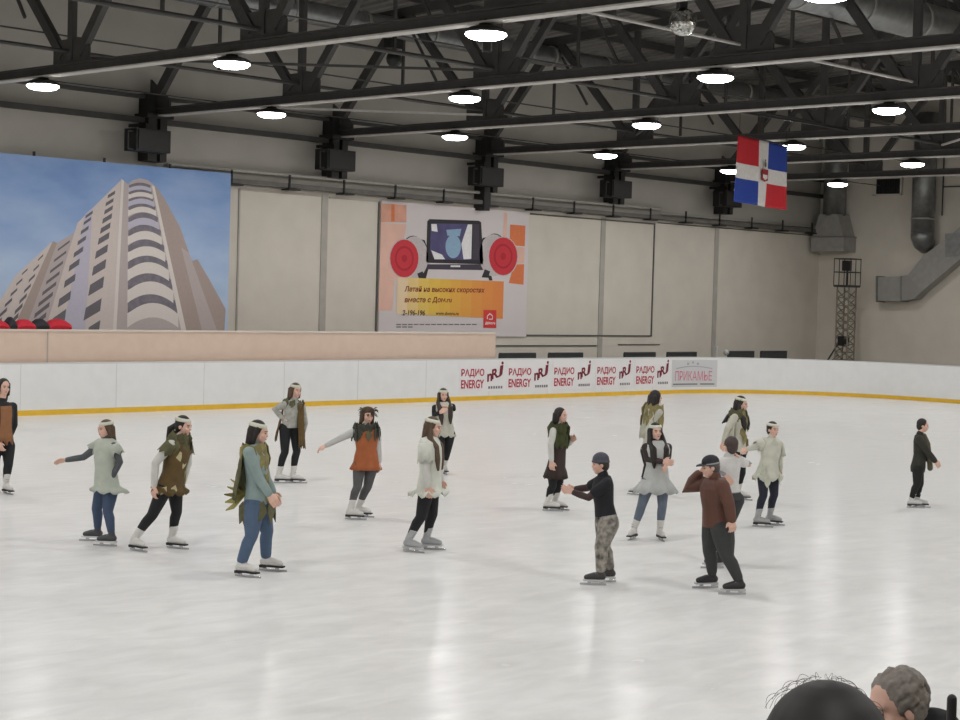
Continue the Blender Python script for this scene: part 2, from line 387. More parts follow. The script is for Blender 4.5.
g = path_wall([tuple(V(p)) for p in Q], 0, .115, -.012); obj('kick_strip', g, mat('kick_yellow', rgb(232, 186, 48), .4, noise=.12, nscale=4), t)
g = G()
for X in [20.2 + 2.45 * i for i in range(-12, 10)]: g.box((X - .006, BY1 - .004, .12), (X + .006, BY1, 1.11))
obj('panel_seam', g, mat('seam_grey', rgb(208, 208, 206), .6), t)

# beige raised barrier behind the boards
t = thing('beige_barrier', 'long beige barrier panel rising behind the white boards below the posters', 'barrier', (28, 33.1, 0))
g = G(); g.box((-5, 33.02, 0), (35.38, 33.12, 1.82)); obj('panel', g, mat('beige_board', rgb(214, 190, 172), .6, noise=.05, nscale=4), t)
g = G(); g.box((-5, 33.0, 1.82), (35.40, 33.14, 1.86)); obj('top_rail', g, mat('beige_light', rgb(216, 205, 194), .5, noise=.05), t)
g = G()
for X in (14.9, 21.0): g.box((X - .012, 33.0, 1.1), (X + .012, 33.02, 1.80))
obj('seam', g, M_joint, t)

# benches behind the boards
M_bench = mat('bench_grey', rgb(62, 64, 66), .6, noise=.15)
xs = [(36.84, 38.4), (39.0, 40.68), (42.6, 44.0), (44.8, 46.42), (48.1, 49.65), (50.1, 51.7)]
bn = ['beside the end of the beige barrier', 'below the edge of the red speaker poster', 'below the outlined wall panel edge', 'next to the white pole stub', 'first past the curved corner', 'last one towards the lattice mast']
for i, ((a, b), l) in enumerate(zip(xs, bn)):
    if i == 0:
        t = thing('team_bench', 'dark grey bench back showing over the boards ' + l, 'bench', (a, 34.2, 0), 'dark grey benches behind the boards'); pb = t
        w = 1.56
        g = G(); g.box((a, 34.18, .86), (a + w, 34.26, 1.20)); g.box((a + .03, 34.16, 1.18), (a + w - .03, 34.27, 1.235)); obj('backrest', g, M_bench, t)
        g = G(); g.box((a, 34.26, .42), (a + w, 34.66, .48)); obj('seat', g, M_bench, t)
        for xx in (a + .12, a + w - .16):
            g = G(); g.box((xx, 34.2, -.05), (xx + .05, 34.25, .9)); g.box((xx, 34.55, -.05), (xx + .05, 34.6, .43)); obj('leg', g, M_dark, t)
    else: dup(pb, (a, 34.2, 0.02 * (i // 4) + 0.0), 'dark grey bench back showing over the boards ' + l)
g = G(); g.tube([(47.2, 34.0, -.05), (47.2, 34.0, 1.38)], .06, 12); g.ell((47.75, 34.0, 1.22), (.1, 0, 0), (0, .1, 0), (0, 0, .1)); g.tube([(47.75, 34, -.05), (47.75, 34, 1.2)], .03)
tag(obj('guard_post', g, mat('post_white', rgb(190, 190, 186), .5)), 'pale post with round knob between the grey benches', 'post')
# red and black striped cloth over the barrier
t0 = atY(0, 325, 33.15)
g = G(); random.seed(3); xx = 18.9; i = 0
while xx < 21.3:
    w = random.uniform(.42, .6) if i % 2 == 0 else random.uniform(.2, .36); h = random.uniform(.26, .34)
    rings = []
    for s in range(7):
        u = s / 6; X = xx + w * u
        rings.append([(X, 33.28 + .16 * math.cos(a), 1.80 + max(.0, h * (1 - .35 * (2 * u - 1) ** 2 ) * .5 * (1 + math.sin(a)))) for a in [2 * PI * q / 10 for q in range(10)]])
    g.loft(rings, i % 2); xx += w * .97; i += 1
g.box((19.0, 33.14, 1.70), (21.7, 33.42, 1.80), 1)
tag(obj('striped_banner_roll', g, [cm(196, 30, 50), cm(40, 36, 42)], smooth=False), 'rolled red and black striped cloth lying on the beige barrier', 'banner roll')

# ------------------------------------------------------------------ adverts on the boards
M_red = cm(178, 38, 62, .6, noise=0.05); M_adw = cm(232, 230, 230, .5, noise=.02); M_grey = cm(120, 120, 122, .6); M_dred = cm(120, 16, 44, .6)
def board_u(x): return atY(x, 375, BY1).x
YA = BY1 - .006
pos = [(461, 484, 487, 504), (508.5, 531, 534, 549), (554, 574, 577.5, 591), (597, 615.5, 619, 631), (636, 654, 657, 669)]
adn = ['beside the bare board stretch', 'second after the bare board stretch', 'third and middle one', 'fourth, above the black haired skater', 'last before the grey pictorial sticker']
for (a, b, c, d), l in zip(pos, adn):
    X0, X1, X2, X3 = (board_u(q) for q in (a, b, c, d))
    t = thing('radio_advert', 'red lettered radio advert stuck to the white boards, ' + l, 'advert', (X0, YA, .3), 'five red radio adverts on the boards')
    g = G(); g.slab([(X0 - .06, YA, .24), (X3 + .06, YA, .24), (X3 + .06, YA, 1.09), (X0 - .06, YA, 1.09)], (0, .004, 0)); obj('sheet', g, M_adw, t)
    g = text_g('РАДИО', (X0, YA, .63), (1, 0, 0), (0, 0, 1), X1 - X0, .24, bold=.028)
    text_g('ENERGY', (X0, YA, .33), (1, 0, 0), (0, 0, 1), X1 - X0, .24, g=g, bold=.028); obj('lettering', g, M_red, t)
    w = X3 - X2
    g = text_g('n', (X2, YA, .50), V((1, 0, .12)), (0, 0, 1), w * .30, .22, bold=.035)
    text_g('R', (X2 + w * .27, YA, .56), V((1, 0, .25)), (0, 0, 1), w * .38, .28, g=g, bold=.035)
    text_g('J', (X2 + w * .52, YA, .60), V((1, 0, .2)), (0.12, 0, 1), w * .36, .32, g=g, bold=.03)
    g.poly([V((X2 + w * (.88 + .07 * math.cos(q)), YA - .004, 1.02 + .045 * math.sin(q))) for q in [2 * PI * i / 12 for i in range(12)]])
    obj('logo', g, M_dred, t)
    g = G()
    for s in range(6): g.box((X2 + w * (.08 + .145 * s), YA - .004, .31), (X2 + w * (.18 + .145 * s), YA - .002, .38))
    obj('fine_print', g, M_grey, t)
M_as = cm(206, 207, 208, .55, noise=.04)
xc, yc = BX1 - BR, BY1 - BR
def bend(p):   # a point given on the straight board line is carried round the corner at the same arc length
    if p.x <= xc: return p
    a = (p.x - xc) / BR; d = BY1 - p.y; return V((xc + (BR - d) * math.sin(a), yc + (BR - d) * math.cos(a), p.z))
def bp(x, y):  # picture point on the curved board, unrolled
    d = ray(x, y); q = d.xy; o = V((CAM.x - xc, CAM.y - yc)); A_ = q.dot(q); B_ = 2 * o.dot(q); C_ = o.dot(o) - BR * BR
    tt = (-B_ + math.sqrt(B_ * B_ - 4 * A_ * C_)) / (2 * A_); P_ = CAM + d * tt
    if P_.x > xc and P_.y > yc: return V((xc + BR * math.atan2(P_.x - xc, P_.y - yc), YA, P_.z))
    p = atY(x, y, BY1); return V((p.x, YA, p.z))
def bent(g): g.v = [bend(p) for p in g.v]; return g
A, B = bp(672, 374), bp(717, 374); zA, zB = .20, 1.05; t = thing('arena_sticker', 'pale grey sticker with pink outlined lettering at the boards curve', 'advert', (A.x, 32, .2))
g = G(); n = 14
for i in range(n): g.box((A.x + (B.x - A.x) * i / n, YA, zA), (A.x + (B.x - A.x) * (i + 1) / n, YA + .005, zB))
obj('sheet', bent(g), M_as, t)
Lw = B.x - A.x; P_ = lambda u, z: V((A.x + Lw * u, YA, z))
g = text_g('ПРИКАМЬЕ', P_(.08, .40), (1, 0, 0), (0, 0, 1), Lw * .82, .30, depth=.006); obj('lettering', bent(g), cm(214, 120, 140, .6), t)
g = G()
for u0, u1 in ((.03, .60), (.66, .95)):
    m = 8
    for i in range(m): g.box((A.x + Lw * (u0 + (u1 - u0) * i / m), YA - .008, .27), (A.x + Lw * (u0 + (u1 - u0) * (i + 1) / m), YA - .003, .31))
obj('underline', bent(g), M_grey, t)
g = G(); pts = [P_(.1 + .8 * u, .78 + .07 * math.sin(PI * u)) for u in [i / 14 for i in range(15)]]
for p, q in zip(pts, pts[1:]): g.bar(p + V((0, -.006, 0)), q + V((0, -.006, 0)), .004, .025)
for u, z in ((.38, .93), (.49, .97), (.60, .93)): g.box(P_(u, z) + V((-.04, -.008, -.03)), P_(u, z) + V((.04, -.004, .03)))
obj('ornament', bent(g), cm(170, 172, 178, .6), t)
# extended sign panel ends exactly at the curve
# ------------------------------------------------------------------ blue building poster
YP = 35.30
def pp(cx, cy, lift=0.0):   # poster picture coordinates (zoomed crop, 3.894 px per px) -> the poster's plane
    p = atY(cx / 3.894, 150 + cy / 3.894, YP); return V((p.x, YP - .004 - lift, p.z))
def sky_mat():
    m = bpy.data.materials.new('printed_sky'); m.use_nodes = True; nt = m.node_tree; b = nt.nodes['Principled BSDF']; L = nt.links.new
    tc = nt.nodes.new('ShaderNodeTexCoord'); sx = nt.nodes.new('ShaderNodeSeparateXYZ'); L(tc.outputs['Object'], sx.inputs[0])
    mr = nt.nodes.new('ShaderNodeMapRange'); mr.inputs[1].default_value = -4.2; mr.inputs[2].default_value = 0; mr.inputs[4].default_value = .55; L(sx.outputs['Z'], mr.inputs[0])
    nz = nt.nodes.new('ShaderNodeTexNoise'); nz.inputs['Scale'].default_value = .5; nz.inputs['Detail'].default_value = 4
    mp = nt.nodes.new('ShaderNodeMapping'); mp.inputs['Rotation'].default_value = (0, .5, 0); mp.inputs['Scale'].default_value = (1, 1, 2.5); L(tc.outputs['Object'], mp.inputs[0]); L(mp.outputs[0], nz.inputs['Vector'])
    ad = nt.nodes.new('ShaderNodeMath'); ad.operation = 'MULTIPLY_ADD'; L(nz.outputs['Fac'], ad.inputs[0]); ad.inputs[1].default_value = .6; L(mr.outputs[0], ad.inputs[2])
    cr = nt.nodes.new('ShaderNodeValToRGB'); e = cr.color_ramp.elements; e[0].position = .35; e[1].position = 1.35 - .02
    e[0].position = .35; e[1].position = 1.25
    e[0].color = (*rgb(186, 206, 232), 1); e[1].color = (*rgb(96, 138, 200), 1)
    e[1].position = 1.0
    L(ad.outputs[0], cr.inputs[0]); L(cr.outputs[0], b.inputs['Base Color']); b.inputs['Roughness'].default_value = .5
    return m
tl = atY(231.5, 174, YP); br = atY(226.5, 329, YP)
px1 = atY(231, 174, YP).x; PZT = atY(231, 173.5, YP).z
t = thing('building_poster', 'large blue poster picturing a pale high-rise with rounded balconies', 'poster', (23, YP, PZT))
g = G(); g.box((17.3, YP, 1.5), (px1, YP + .04, PZT)); obj('printed_sheet', g, sky_mat(), t)
g = G()
for x in (17.5, 21, 24.5, px1 - .1):
    g.box((x - .04, YP + .04, .0), (x + .04, YP + .1, PZT - .05))
obj('mounting_post', g, M_steel, t)
W1 = cm(214, 202, 196, .7, noise=.05); W2 = cm(190, 178, 176, .7, noise=.05); W3 = cm(176, 160, 152, .7, noise=.06); WD = cm(112, 108, 114, .7); WL = cm(226, 218, 212, .7, noise=.04); WV = cm(196, 192, 208, .7, noise=.06)
mats = [W1, W2, W3, WD, WL, WV, cm(134, 128, 138, .6, noise=.35, nscale=6)]
g = G()
def P4(pts, mi, lift): g.poly([pp(x, y, lift) for x, y in reversed(pts)], mi)
BOT = 720
# left wing
P4([(-60, BOT), (0, 585), (60, 490), (205, 355), (222, 362), (290, 322), (290, BOT)], 0, .000)
P4([(205, 355), (222, 362), (90, BOT), (40, BOT)], 2, .002)
P4([(222, 362), (295, 318), (250, BOT), (88, BOT)], 1, .001)
# main facade
P4([(300, 285), (470, 118), (475, 120), (450, BOT), (170, BOT)], 0, .003)
P4([(330, 250), (360, 225), (330, BOT), (280, BOT), (240, BOT)], 5, .0035)
P4([(470, 112), (500, 135), (505, BOT), (440, BOT)], 1, .004)
P4([(472, 112), (482, 120), (452, BOT), (438, BOT)], 4, .0045)
# round bay of balconies
P4([(497, 135), (515, 118), (545, 110), (575, 118), (598, 135), (622, 260), (652, 400), (714, BOT), (495, BOT)], 1, .0052)
# right facades
P4([(592, 135), (610, 145), (640, 190), (700, 300), (735, 400), (800, BOT), (715, BOT)], 2, .005)
P4([(590, 138), (600, 140), (728, BOT), (708, BOT)], 4, .009)
P4([(738, 435), (768, 425), (812, 500), (878, 620), (872, BOT), (790, BOT)], 2, .004)
P4([(705, 380), (735, 400), (850, BOT), (790, BOT)], 1, .0055)
# balcony bands
bands = [(150, 127, 18, 14), (176, 150, 20, 16), (204, 175, 24, 18), (238, 205, 28, 20), (285, 245, 34, 25), (340, 296, 40, 30), (402, 352, 44, 34), (470, 415, 54, 40), (550, 485, 62, 46), (640, 570, 72, 52)]
for k2, (yb, yt, arch, th) in enumerate(bands):
    xl = 499 - k2 * .5; xr = 592 + (yb - 140) * .215 - 6
    n = 12; up = []; lo = []
    for s in range(n + 1):
        u = s / n; x = xl + (xr - xl) * u; a = arch * (1 - (2 * u - 1) ** 2) * .62
        up.append((x, yb - a + (-4 if s == 0 else 0))); lo.append((x, yb + th - a * .9))
    P4(up + lo[::-1], 4 if k2 % 2 or k2 > 4 else 5, .007)
    dk = []; 
    for s in range(n + 1):
        u = s / n; x = xl + 2 + (xr - xl - 8) * u; a = arch * (1 - (2 * u - 1) ** 2) * .62; dk.append((x, yb - a))
    P4([(x + 4 * (i / n), y - th * .85) for i, (x, y) in enumerate(dk)] + dk[::-1], 6, .0065)
# windows: parallelogram columns
def win(x0, y0, x1, y1, h, lift=.006): P4([(x0, y0), (x1, y1), (x1 - h * .12, y1 + h), (x0 - h * .18, y0 + h)], 3, lift)
for (x, y, w, h) in [(420, 175, 28, 14), (412, 205, 30, 15), (407, 235, 32, 17), (400, 268, 36, 20), (392, 305, 38, 22), (384, 345, 42, 25), (374, 395, 46, 30), (363, 455, 50, 36), (350, 525, 55, 44), (333, 615, 62, 50), (345, 690, 45, 40)]: win(x, y, x + w, y - w * .62, h)
for (x, y, w, h) in [(333, 255, 28, 12), (326, 280, 28, 13), (315, 315, 30, 15), (303, 355, 32, 17), (288, 400, 36, 20), (270, 450, 40, 24), (252, 510, 42, 28), (230, 580, 46, 34), (205, 655, 52, 44)]: win(x, y, x + w, y - w * .7, h)
for i in range(8):
    x = 225 - i * 15; y = 385 + i * 42; win(x, y, x + 46 + i * 2, y - 34 - i * 2, 9 + i * 1.6)
for i in range(8):
    x = 148 - i * 18; y = 425 + i * 40; win(x, y, x + 20 + i * 2, y - 20 - i * 2, 8 + i * 1.8)
for i in range(6):
    x = 85 - i * 22; y = 480 + i * 40; win(x, y, x + 22 + i * 2, y - 20 - i * 2, 8 + i * 1.8)
# clip the picture to the sheet bottom / sides
for v in g.v: v.z = max(v.z, 1.52); v.x = max(17.35, min(px1 - .05, v.x))
obj('printed_building', g, mats, t)

# ------------------------------------------------------------------ red speaker poster
YP = YW - .06
def sp(cx, cy, lift=0.0):
    p = atY(360 + cx / 4.645, 190 + cy / 4.645, YP); return V((p.x, YP - .004 - lift, p.z))
t = thing('telecom_poster', 'white and orange poster picturing a screen between two red loudspeakers', 'poster', (36.5, YP, 5.47))
g = G(); g.box((33.42, YP, 1.66), (39.62, YP + .05, 5.47)); obj('printed_sheet', g, cm(222, 214, 214, .6, noise=.03, nscale=1), t)
C = [cm(236, 176, 152, .7, noise=.25, nscale=2), cm(240, 196, 178, .7, noise=.1, nscale=2), cm(234, 130, 78, .6), cm(214, 48, 62, .55, noise=.1), cm(190, 28, 52, .55), cm(206, 198, 198, .6), cm(38, 34, 40, .5), cm(92, 86, 134, .6, noise=.3, nscale=3), cm(150, 184, 212, .6), cm(66, 58, 74, .5), cm(240, 200, 90, .6, noise=.1, nscale=1), cm(240, 150, 64, .6, noise=.08), cm(238, 214, 160, .6), cm(228, 64, 60, .6), cm(245, 244, 244, .6), cm(96, 70, 56, .7), cm(150, 52, 44, .7)]
g = G()
def P5(pts, mi, lift): g.poly([sp(x, y, lift) for x, y in reversed(pts)], mi)
def E5(cx, cy, rx, ry, mi, lift, n=24): P5([(cx + rx * math.cos(2 * PI * i / n), cy + ry * math.sin(2 * PI * i / n)) for i in range(n)], mi, lift)
P5([(98, 62), (215, 70), (215, 150), (96, 150)], 0, .001); P5([(96, 152), (215, 160), (170, 420), (90, 400)], 1, .0005); P5([(90, 400), (160, 420), (150, 560), (84, 560)], 1, .0005)
P5([(145, 66), (160, 67), (160, 145), (144, 145)], 2, .0011); P5([(190, 69), (215, 70), (213, 150), (188, 148)], 0, .0012)
P5([(697, 160), (768, 166), (765, 262), (694, 256)], 2, .001); P5([(690, 260), (765, 268), (762, 340), (725, 340)], 1, .001); P5([(715, 345), (762, 345), (759, 440), (690, 432)], 2, .0009)
P5([(668, 105), (684, 106), (680, 240), (664, 238)], 1, .001)
# TV
P5([(322, 135), (552, 143), (562, 150), (572, 330), (570, 345), (312, 338), (306, 330), (312, 145)], 6, .003)
P5([(328, 155), (520, 158), (516, 325), (345, 322), (325, 280)], 7, .004); P5([(524, 158), (552, 158), (554, 325), (520, 325)], 9, .004)
P5([(330, 158), (355, 158), (360, 195), (332, 190)], 14, .0045)
P5([(500, 160), (520, 160), (516, 320), (480, 322), (470, 250)], 14, .0043)
E5(432, 262, 36, 55, 8, .005); P5([(400, 185), (470, 180), (462, 215), (405, 212)], 8, .0048); P5([(330, 280), (380, 300), (395, 322), (345, 322)], 14, .0045)
# stand and arms
P5([(300, 345), (600, 345), (620, 370), (560, 372), (310, 368), (285, 365)], 9, .0028); P5([(575, 355), (600, 355), (615, 420), (600, 420)], 6, .0027); P5([(300, 350), (320, 355), (305, 412), (280, 412)], 6, .0027)
P5([(420, 350), (465, 350), (465, 358), (420, 358)], 14, .0035)
# loudspeakers
for sx, cx, cy in ((1, 205, 318), (-1, 664, 308)):
    E5(cx + sx * 45, cy - 5, 66, 98, 5, .0030); E5(cx + sx * 40, cy - 20, 58, 86, 6, .0025)
    P5([(cx + sx * 30, cy - 100), (cx + sx * 95, cy - 85), (cx + sx * 110, cy - 40), (cx + sx * 60, cy - 60)], 6, .0028)
    P5([(cx + sx * 60, cy + 70), (cx + sx * 85, cy + 60), (cx + sx * 100, cy + 98), (cx + sx * 70, cy + 100)], 6, .0031)
    E5(cx, cy, 70, 92, 5, .0035); E5(cx, cy, 66, 88, 3, .004); E5(cx, cy, 44, 58, 4, .0045); E5(cx, cy, 36, 48, 3, .005); E5(cx, cy, 13, 17, 4, .0055)
# text panel
GR = [(242, 216, 178), (240, 210, 140), (238, 204, 104), (238, 198, 84), (238, 190, 78), (238, 180, 76), (238, 170, 76), (238, 160, 76), (238, 152, 76), (238, 146, 78)]
for i, c3 in enumerate(GR):
    u0, u1 = i / 10, (i + 1) / 10; C.append(cm(*c3, .6, noise=.04)); P5([(172 + 495 * u0, 405 + 20 * u0), (172 + 495 * u1, 405 + 20 * u1), (168 + 494 * u1, 575 + 23 * u1), (168 + 494 * u0, 575 + 23 * u0)], len(C) - 1, .006)
P5([(572, 557), (632, 558), (632, 642), (572, 640)], 13, .008)
obj('printed_picture', g, C, t)
g = G()
def line5(s, x0, y0, x1, y1, h, mi, sh=.15):
    a = sp(x0, y0, .0085); b = sp(x1, y1, .0085); d = b - a; w = d.length; text_g(s, a, d.normalized(), (0, 0, 1), w, h, g=g, mi=mi, depth=0.001, shear=sh, bold=.025)
line5('Летай на высоких скоростях', 205, 478, 577, 483, .20, 1)
line5('вместе с Дом.ru', 205, 527, 425, 527, .19, 1)
line5('2-196-196', 195, 583, 300, 584, .16, 0)
line5('www.domru.ru', 350, 580, 458, 582, .10, 0)
line5('дом.ru', 580, 626, 626, 627, .09, 2, 0)
for a, b in (((590, 600), (590, 585)), ((590, 585), (602, 574)), ((602, 574), (614, 585)), ((614, 585), (614, 600)), ((614, 600), (597, 600))):
    g.bar(sp(*a, .0085), sp(*b, .0085), .004, .03, mi=2)
for y, x0, x1 in ((622, 168, 540), (634, 168, 245)):
    x = x0
    while x < x1: P5([(x, y), (x + 22, y), (x + 22, y + 5), (x, y + 5)], 3, .001); x += 27
obj('lettering', g, [C[15], C[16], C[14], M_grey], t)

# ------------------------------------------------------------------ tricolour flag
t = thing('hanging_flag', 'flag of red, white and blue quarters with a small crest hanging under a truss', 'flag', (0, 0, 0))
dF = 39.5
def fp(x, y):  # flag picture coords (8 px per px)
    d = ray(725 + x / 8, 125 + y / 8); return CAM + d * dF
A = fp(108, 80); B = fp(518, 118); Cc = fp(92, 612); D = fp(514, 655)
W = (B - A).length; Hh = (A - Cc).length
A0 = A; xd = V((1, .12, 0)).normalized(); Fy = A.y
# size measured across the view, laid along the hall
W = 1.27 * 50.5 / FPX * dF / abs(xd.dot(V((.69, -.724, 0))))
t.location = A
rows, cols = 22, 26
g = G(); vs = []
for j in range(rows + 1):
    for i in range(cols + 1):
        u = i / cols; w = j / rows
        off = .035 * math.sin(u * 9 + w * 1.5) * (0.3 + w) + .02 * math.sin(u * 4)
        vs.append(A + xd * (W * u) + V((-.02 * w, off, -Hh * w - .05 * u)))
def fc(u, w):
    if .43 < u < .60: return 1
    if .395 < w < .615: return 1
    return (0 if w < .4 else 2) if u < .5 else (2 if w < .4 else 0)
fs = []; ms = []
for j in range(rows):
    for i in range(cols):
        a = j * (cols + 1) + i; fs.append((a + cols + 1, a + cols + 2, a + 1, a)); ms.append(fc((i + .5) / cols, (j + .5) / rows))
n0 = len(g.v); g.add(vs, fs); g.m = ms
o = obj('cloth', g, [cm(190, 22, 36, .8), cm(214, 210, 206, .8), cm(24, 58, 150, .8)], t, smooth=True)
so = o.modifiers.new('t', 'SOLIDIFY'); so.thickness = .012
def fl(u, w, l=.06): return A + xd * (W * u) + V((0, -l, -Hh * w - .05 * u))
g = G(); 
g.slab([fl(.455, .435), fl(.575, .435), fl(.575, .60), fl(.515, .625), fl(.455, .60)], (0, .02, 0), 0)
g.slab([fl(.47, .52, .065), fl(.56, .52, .065), fl(.56, .57, .065), fl(.515, .60, .065), fl(.47, .57, .065)], (0, .01, 0), 1)
g.ell(fl(.515, .36), xd * .05, (0, .01, 0), (0, 0, .07), mi=2); g.ell(fl(.515, .30), xd * .025, (0, .01, 0), (0, 0, .03), mi=2)
obj('crest', g, [cm(150, 24, 40, .7), cm(220, 216, 210, .7), cm(80, 84, 60, .7)], t)
g = G(); g.tube([A + V((-.05, .01, .02)), A + xd * (W + .05) + V((0, 0, .0 - .03))], .015, 8); obj('rod', g, M_dark, t)
g = G(); 
for u in (.02, .98): g.tube([A + xd * (W * u) + V((0, 0, -.02)), V((A.x + xd.x * W * u, A.y + xd.y * W * u, ZB + .1))], .006, 6)
g.bar((TX[3] - .2, A.y + .1, ZB + .1), (TX[4] + .2, A.y + .1, ZB + .1), .05, .05)
obj('hanging_wire', g, M_dark, t)

# ------------------------------------------------------------------ mirror ball and spherical lamp
c = CAM + ray(683, 22) * 29.0
def mirror_mat():
    m = mat('mirror_tiles', (.8, .8, .8), .15, metal=1)
    nt = m.node_tree; b = nt.nodes['Principled BSDF']; vo = nt.nodes.new('ShaderNodeTexVoronoi'); vo.inputs['Scale'].default_value = 26
    tc = nt.nodes.new('ShaderNodeTexCoord'); nt.links.new(tc.outputs['Object'], vo.inputs['Vector'])
    cr = nt.nodes.new('ShaderNodeValToRGB'); cr.color_ramp.elements[0].color = (.08, .08, .07, 1); cr.color_ramp.elements[1].color = (.9, .9, .86, 1)
    nt.links.new(vo.outputs['Color'], cr.inputs[0]); nt.links.new(cr.outputs[0], b.inputs['Base Color'])
    return m
t = thing('mirror_ball', 'round mirror ball hanging from the roof beside the trusses', 'mirror ball', c)
g = G(); g.ell(c, (.235, 0, 0), (0, .235, 0), (0, 0, .235), 26, 16); obj('ball', g, mirror_mat(), t)
g = G(); g.tube([c + V((0, 0, .2)), V((c.x, c.y, roofz(c.y) - .1))], .015, 8); g.lathe(c, [(.05, .22), (.07, .24), (.07, .34), (.03, .36)], 14); g.box(c + V((-.16, -.12, .36)), c + V((.16, .12, .46))); obj('motor_mount', g, M_dark, t)
c = CAM + ray(394, 59) * 37.0
t = thing('round_spotlight', 'black ball-shaped spotlight with a box mount hanging from the truss', 'spotlight', c)
g = G(); g.ell(c, (.17, 0, 0), (0, .17, 0), (0, 0, .18), 20, 12); obj('body', g, M_black, t, smooth=True)
g = G(); g.box(c + V((-.20, -.1, .22)), c + V((.16, .12, .42))); g.tube([c + V((0, 0, .15)), c + V((0, 0, .25))], .03, 8); g.tube([c + V((0, 0, .4)), c + V((0, 0, 1.4))], .02, 8); obj('mount', g, M_black, t)

# ------------------------------------------------------------------ end wall: ducts, vent, mast
def ex(x, y, X): return atX(x, y, X)
t = thing('flared_duct', 'metal duct dropping down the end wall to a flared square hood', 'duct', (55.3, 34.7, 5))
g = G(); g.tube([(55.55, 34.9, 9.8), (55.55, 34.9, 6.2)], .42, 24, round_end=False); obj('pipe', g, M_zinc, t, smooth=True)
g = G(); cx, cy = 55.55, 34.9
sq = lambda r, ry, z: [(cx - r, cy - ry, z), (cx + r, cy - ry, z), (cx + r, cy + ry, z), (cx - r, cy + ry, z)]
g.loft([sq(.40, .40, 6.25), sq(.40, .66, 5.42)]); g.loft([sq(.42, .70, 5.42), sq(.42, .70, 4.88)]); obj('hood', g, M_zdull, t)
g = G(); g.box((cx - .44, cy - .72, 5.40), (cx + .44, cy + .72, 5.44)); obj('flange', g, M_zinc, t)
t = thing('round_duct', 'vertical round metal duct ending in a rounded elbow on the end wall', 'duct', (55.4, 31.5, 5))
g = G(); g.tube([(55.5, 31.22, 9.80), (55.5, 31.22, 5.57)], .41, 24, round_end=False); obj('pipe', g, M_zinc, t, smooth=True)
g = G(); g.tube([(55.5, 31.22, 5.62), (55.5, 31.22, 5.42), (55.6, 31.22, 5.24), (55.8, 31.22, 5.14)], [.41, .41, .38, .34], 24, round_end=False); g.ell((55.5, 31.22, 5.44), (.405, 0, 0), (0, .405, 0), (0, 0, .40), 20, 12); obj('elbow', g, M_dark if False else M_zinc, t, smooth=True)
g = G(); g.tube([(55.5, 31.22, 6.02), (55.5, 31.22, 6.08)], .435, 24, round_end=False); obj('joint_ring', g, M_zdull, t)
# big rectangular duct rising diagonally
t = thing('rectangular_duct', 'boxy grey duct running along the end wall and rising at an angle', 'duct', (55.4, 32, 3))
XD = 55.45
def wp(*pts): return [ex(x, y, XD) for x, y in pts]
dd = (55.98 - XD, 0, 0)
g = G(); g.slab(wp((877, 277), (901, 276.5), (901, 301), (877, 301)), dd); obj('horizontal_box', g, M_zdull, t)
g = G(); g.slab(wp((901, 276.5), (908, 275), (922, 291), (914, 299), (901, 301)), dd); obj('bend', g, mat('duct_bend', rgb(152, 150, 146), .6, metal=.15), t)
g = G(); g.slab(wp((908, 275), (925, 254), (945, 240), (985, 205), (985, 238), (922, 291)), dd); obj('sloping_run', g, M_zdull, t)
g = G(); g.slab([p - V((.06, 0, 0)) for p in wp((946, 234), (966, 232), (966, 255), (946, 257))], (.05, 0, 0)); obj('fan_box', g, M_zinc, t)
for x in (877, 901):
    g = G(); g.slab([p - V((.02, 0, 0)) for p in wp((x - 1, 276), (x + .8, 276), (x + .8, 302), (x - 1, 302))], (.54, 0, 0)); obj('joint_ring', g, M_zinc, t)
t = thing('vent_grille', 'small slatted vent grille high on the end wall', 'vent', (55.95, 33, 7.2))
g = G(); g.box((55.9, 32.35, 6.95), (55.99, 33.55, 7.0)); g.box((55.9, 32.35, 7.55), (55.99, 33.55, 7.6)); g.box((55.9, 32.35, 6.95), (55.99, 32.42, 7.6)); g.box((55.9, 33.4, 6.95), (55.99, 33.55, 7.6)); obj('frame', g, M_wall, t)
g = G(); g.box((55.96, 32.42, 7.0), (55.99, 33.4, 7.55))
for i in range(10): y = 32.46 + i * .1; g.box((55.92, y, 7.0), (55.96, y + .03, 7.55))
obj('slat_panel', g, M_dark, t)
g = G(); g.tube([(55.9, 30.7, 9.8), (55.9, 30.7, 6.2)], .025, 8); g.tube([(55.9, 30.7, 7.2), (55.9, 28.5, 7.2)], .025, 8); tag(obj('wall_pipe', g, M_steel), 'thin dark pipe down the end wall beside the round duct', 'pipe')
# lattice mast
mx, my = 54.4, 34.1
P0 = atX(845, 340, mx); my = P0.y
t = thing('lattice_mast', 'slim lattice mast with a cage and spotlight in the hall corner', 'mast', (mx, my, 0))
M_mast = mat('mast_steel', rgb(138, 130, 116), .6, noise=.3, nscale=6)
g = G(); r = .24; zt2 = 3.62
for sx in (-1, 1):
    for sy in (-1, 1): g.tube([(mx + sx * r, my + sy * r, -.05), (mx + sx * r, my + sy * r, zt2)], .03, 8)
z = .1; f = 1
while z < zt2 - .3:
    for a, b in (((-1, -1), (1, -1)), ((1, -1), (1, 1)), ((1, 1), (-1, 1)), ((-1, 1), (-1, -1))):
        g.tube([(mx + a[0] * r, my + a[1] * r, z), (mx + b[0] * r, my + b[1] * r, z)], .018, 6)
        g.tube([(mx + a[0] * r * f, my + a[1] * r * f, z), (mx + b[0] * r * f, my + b[1] * r * f, z + .28)], .02, 6)
    z += .28; f = -f
obj('lattice', g, M_mast, t)
g = G(); a = .34
for z in (3.62, 4.1, 4.58):
    for p, q in (((-a, -a), (a, -a)), ((a, -a), (a, a)), ((a, a), (-a, a)), ((-a, a), (-a, -a))): g.tube([(mx + p[0], my + p[1], z), (mx + q[0], my + q[1], z)], .022, 6)
